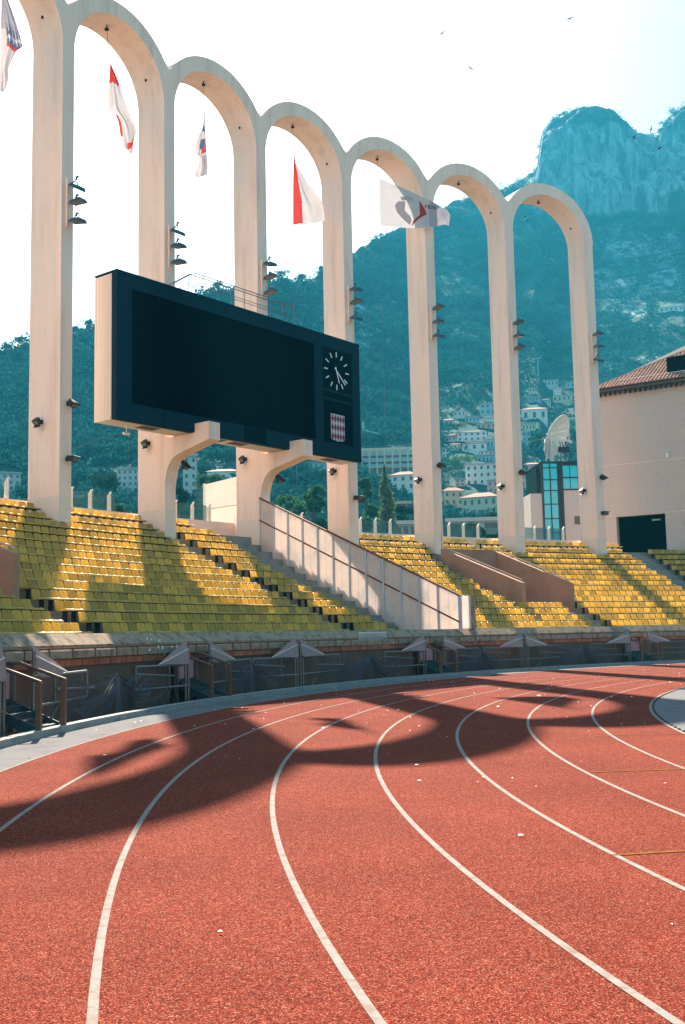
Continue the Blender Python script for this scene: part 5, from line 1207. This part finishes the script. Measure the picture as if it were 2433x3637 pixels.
for z0, z1 in ((zb2, za), (zc2, zb2)):
    for s0, s1 in ((sC+.12, smid-.04), (smid+.04, sD_-.05), (sD_+.05, sE)): gbox(MB(), s0, s1, .0, .05, z0+.05, z1-.05).build('pane', 'pane', gb)
for z in (za, zb2, zc2): gbox(MB(), sC, sE, .0, .12, z-.07, z+.05).build('mullion', 'frame', gb)
s0, z0 = gsz(513, 1110); s1, z1 = gsz(600, 1030); gbox(MB(), s0, s1, .0, .03, z0, z1).build('window', 'window', gb)
gbox(MB(), sA-.1, sE, -7, .12, zT, zT+.12).build('roof_edge', 'frame', gb)
# dish
pc_ = onplane(*z5(335, 285), GP-GN*3.5, GN); pf = onplane(*z5(490, 375), GP-GN*3.5, GN)
ax = pf-pc_; ax = ax/np.linalg.norm(ax); ax = ax*.84+GN*.54; ax /= np.linalg.norm(ax)
up = onplane(*z5(450, 115), GP-GN*3.5, GN)-onplane(*z5(240, 430), GP-GN*3.5, GN); RD = np.linalg.norm(up)/2*1.12
u1 = up/np.linalg.norm(up); u1 = u1-ax*np.dot(u1, ax); u1 /= np.linalg.norm(u1); u2 = np.cross(ax, u1)
ds_ = thing('satellite_dish', 'large cream mesh satellite dish on the roof of the glass building', 'satellite dish', np.array([pc_[0], pc_[1], zT+.12]))
mid = (onplane(*z5(450, 115), GP-GN*3.5, GN)+onplane(*z5(240, 430), GP-GN*3.5, GN))/2
vx = mid-ax*RD*.30
def dp(rf_, q): return vx+ax*(RD*.30*rf_**2)+(u1*math.cos(q)+u2*math.sin(q))*RD*rf_
nseg = 16
for i in range(nseg):
    b = MB(); q0, q1 = 2*math.pi*i/nseg+.012, 2*math.pi*(i+1)/nseg-.012; vs = []; nr = 6
    for k in range(nr+1):
        rf_ = .08+.92*k/nr
        for q in (q0, (q0+q1)/2, q1): vs.append(dp(rf_, q))
    b.add(vs, [(k*3+j, k*3+j+1, k*3+j+4, k*3+j+3) for k in range(nr) for j in range(2)]); b.build('dish_panel', 'dish', ds_)
b = MB()
for i in range(nseg): b.tube([dp(f_, 2*math.pi*i/nseg)-ax*.06 for f_ in (.05, .35, .7, 1.0)], .035, 4)
b.tube([dp(1.0, 2*math.pi*i/32) for i in range(33)], .05, 5, cap=False); b.build('ribs', 'dish', ds_)
ft = mid+ax*RD*.62; b = MB()
for q in (0, 2.1, 4.2): b.tube([dp(1.0, q), ft], .05, 5)
b.tube([ft-ax*.3, ft+ax*.25], .14, 8); b.build('feed_struts', 'dish', ds_)
b = MB(); bs = np.array([vx[0], vx[1], zT+.1]); b.tube([bs, vx-ax*.1], .22, 8); b.tube([bs+GS*1.3, vx-ax*.1], .07, 5); b.tube([bs-GS*.9+GN*.8, vx-ax*.2], .07, 5)
b.build('mount', 'dish', ds_)
for i, x in enumerate((430, 470, 520)):
    s0 = gsz(x, 500)[0]; o_ = GP+GS*s0-GN*2+np.array([0, 0, zT+.1])
    an = thing('roof_antenna', f'thin dark antenna mast on the glass building roof, {ORD[i]} from the dish', 'antenna', o_, 'masts beside the dish')
    MB().tube([o_, o_+np.array([.1, 0, 1.2]), o_+np.array([-.2*i, 0, 2.3])], .05, 5).build('mast', 'frame', an); MB().box(o_+np.array([-.1*i, 0, 1.5]), GS*.2, GN*.06, (0, 0, .28)).build('panel', 'frame', an)
# crane / mast on the slope right of the scoreboard
d0 = ray(832*DS, 1022*DS); th = math.degrees(math.atan2(d0[0], d0[1])); r = 330; b0 = tpos(th, r); zt_ = CAM_H+r*ray(832*DS, 958*DS)[2]
cr_ = thing('tower_crane', 'thin pale crane mast on the slope right of the scoreboard', 'crane', b0)
MB().tube([b0-np.array([0, 0, 2]), np.array([b0[0], b0[1], zt_])], .3, 4).build('mast', 'ht', cr_)
dj = ray(868*DS, 993*DS); tip = EYE+dj/np.linalg.norm(dj[:2])*r; MB().tube([np.array([b0[0], b0[1], zt_-2.5]), tip], .22, 4).build('jib', 'ht', cr_)
d0 = ray(1233*DS, 867*DS); th, r = terr_hit(1233*DS, 872*DS); b0 = tpos(th, r)
ps = thing('pole', 'thin pale pole on the wooded slope left of the rightmost column', 'pole', b0); zt_ = CAM_H+r*ray(1233*DS, 816*DS)[2]
MB().tube([b0-np.array([0, 0, 2]), np.array([b0[0], b0[1], zt_])], .28, 5).build('shaft', 'ht', ps); MB().tube([np.array([b0[0]-1.6, b0[1], zt_-.4]), np.array([b0[0]+1.8, b0[1], zt_+.2])], .2, 4).build('cross_arm', 'ht', ps)

# ================================================================ birds
BL = ['bird high in the sky, left of the others', 'bird in the sky below the topmost two', 'topmost bird near the upper right corner', 'bird over the notch between the cliffs, upper', 'bird before the cliff top, wings spread upright', 'bird lowest of the trio at the cliff', 'bird with a pale belly inside the rightmost arch']
for i, (x, y, rot, pale) in enumerate(((1570, 119, 40, 0), (1671, 243, -35, 0), (2024, 67, 20, 0), (2313, 459, 80, 0), (2253, 488, 60, 0), (2342, 528, 25, 0), (1867, 777, -60, 1))):
    d = ray(x, y); p = EYE+d*(78 if i < 6 else 88); bd = thing('bird', 'small dark '+BL[i], 'bird', p, 'birds in flight')
    q = R_(rot); X = RGT*math.cos(q)+UPV*math.sin(q); Y = -RGT*math.sin(q)+UPV*math.cos(q); N_ = -FWD
    # body
    b = MB(); b.tube([p-Y*.13, p-Y*.08, p, p+Y*.07, p+Y*.11], [.006, .022, .032, .024, .006], 7); b.prism([p-Y*.1, p-Y*.2+X*.04, p-Y*.16, p-Y*.2-X*.04], N_*.006)
    b.build('body', 'birdw' if pale else 'bird', bd)
    for sg in (-1, 1):
        w = MB(); L = [p+Y*.05+X*sg*.02, p+Y*.07+X*sg*.14+N_*.05, p-Y*.03+X*sg*.32+N_*.02, p-Y*.0+X*sg*.13+N_*.04, p-Y*.03+X*sg*.02]
        w.prism(L, N_*.008); w.build('wing', 'bird', bd)

# ================================================================ haze
hz = bpy.data.materials.new('haze_air'); hz.use_nodes = True; nt = hz.node_tree; nt.nodes.clear()
vo = nt.nodes.new('ShaderNodeVolumePrincipled'); out = nt.nodes.new('ShaderNodeOutputMaterial'); nt.links.new(vo.outputs[0], out.inputs['Volume'])
vo.inputs['Color'].default_value = (0.08, 0.70, 1.0, 1); vo.inputs['Density'].default_value = 0.00027; vo.inputs['Anisotropy'].default_value = 0.0
M['haze'] = hz
b = MB(); b.abox(-1540, 1540, -1540, 1540, -2.4, 560); tag(b.build('haze', 'haze'), 'thin blue air haze over the whole view', 'haze', kind='stuff')
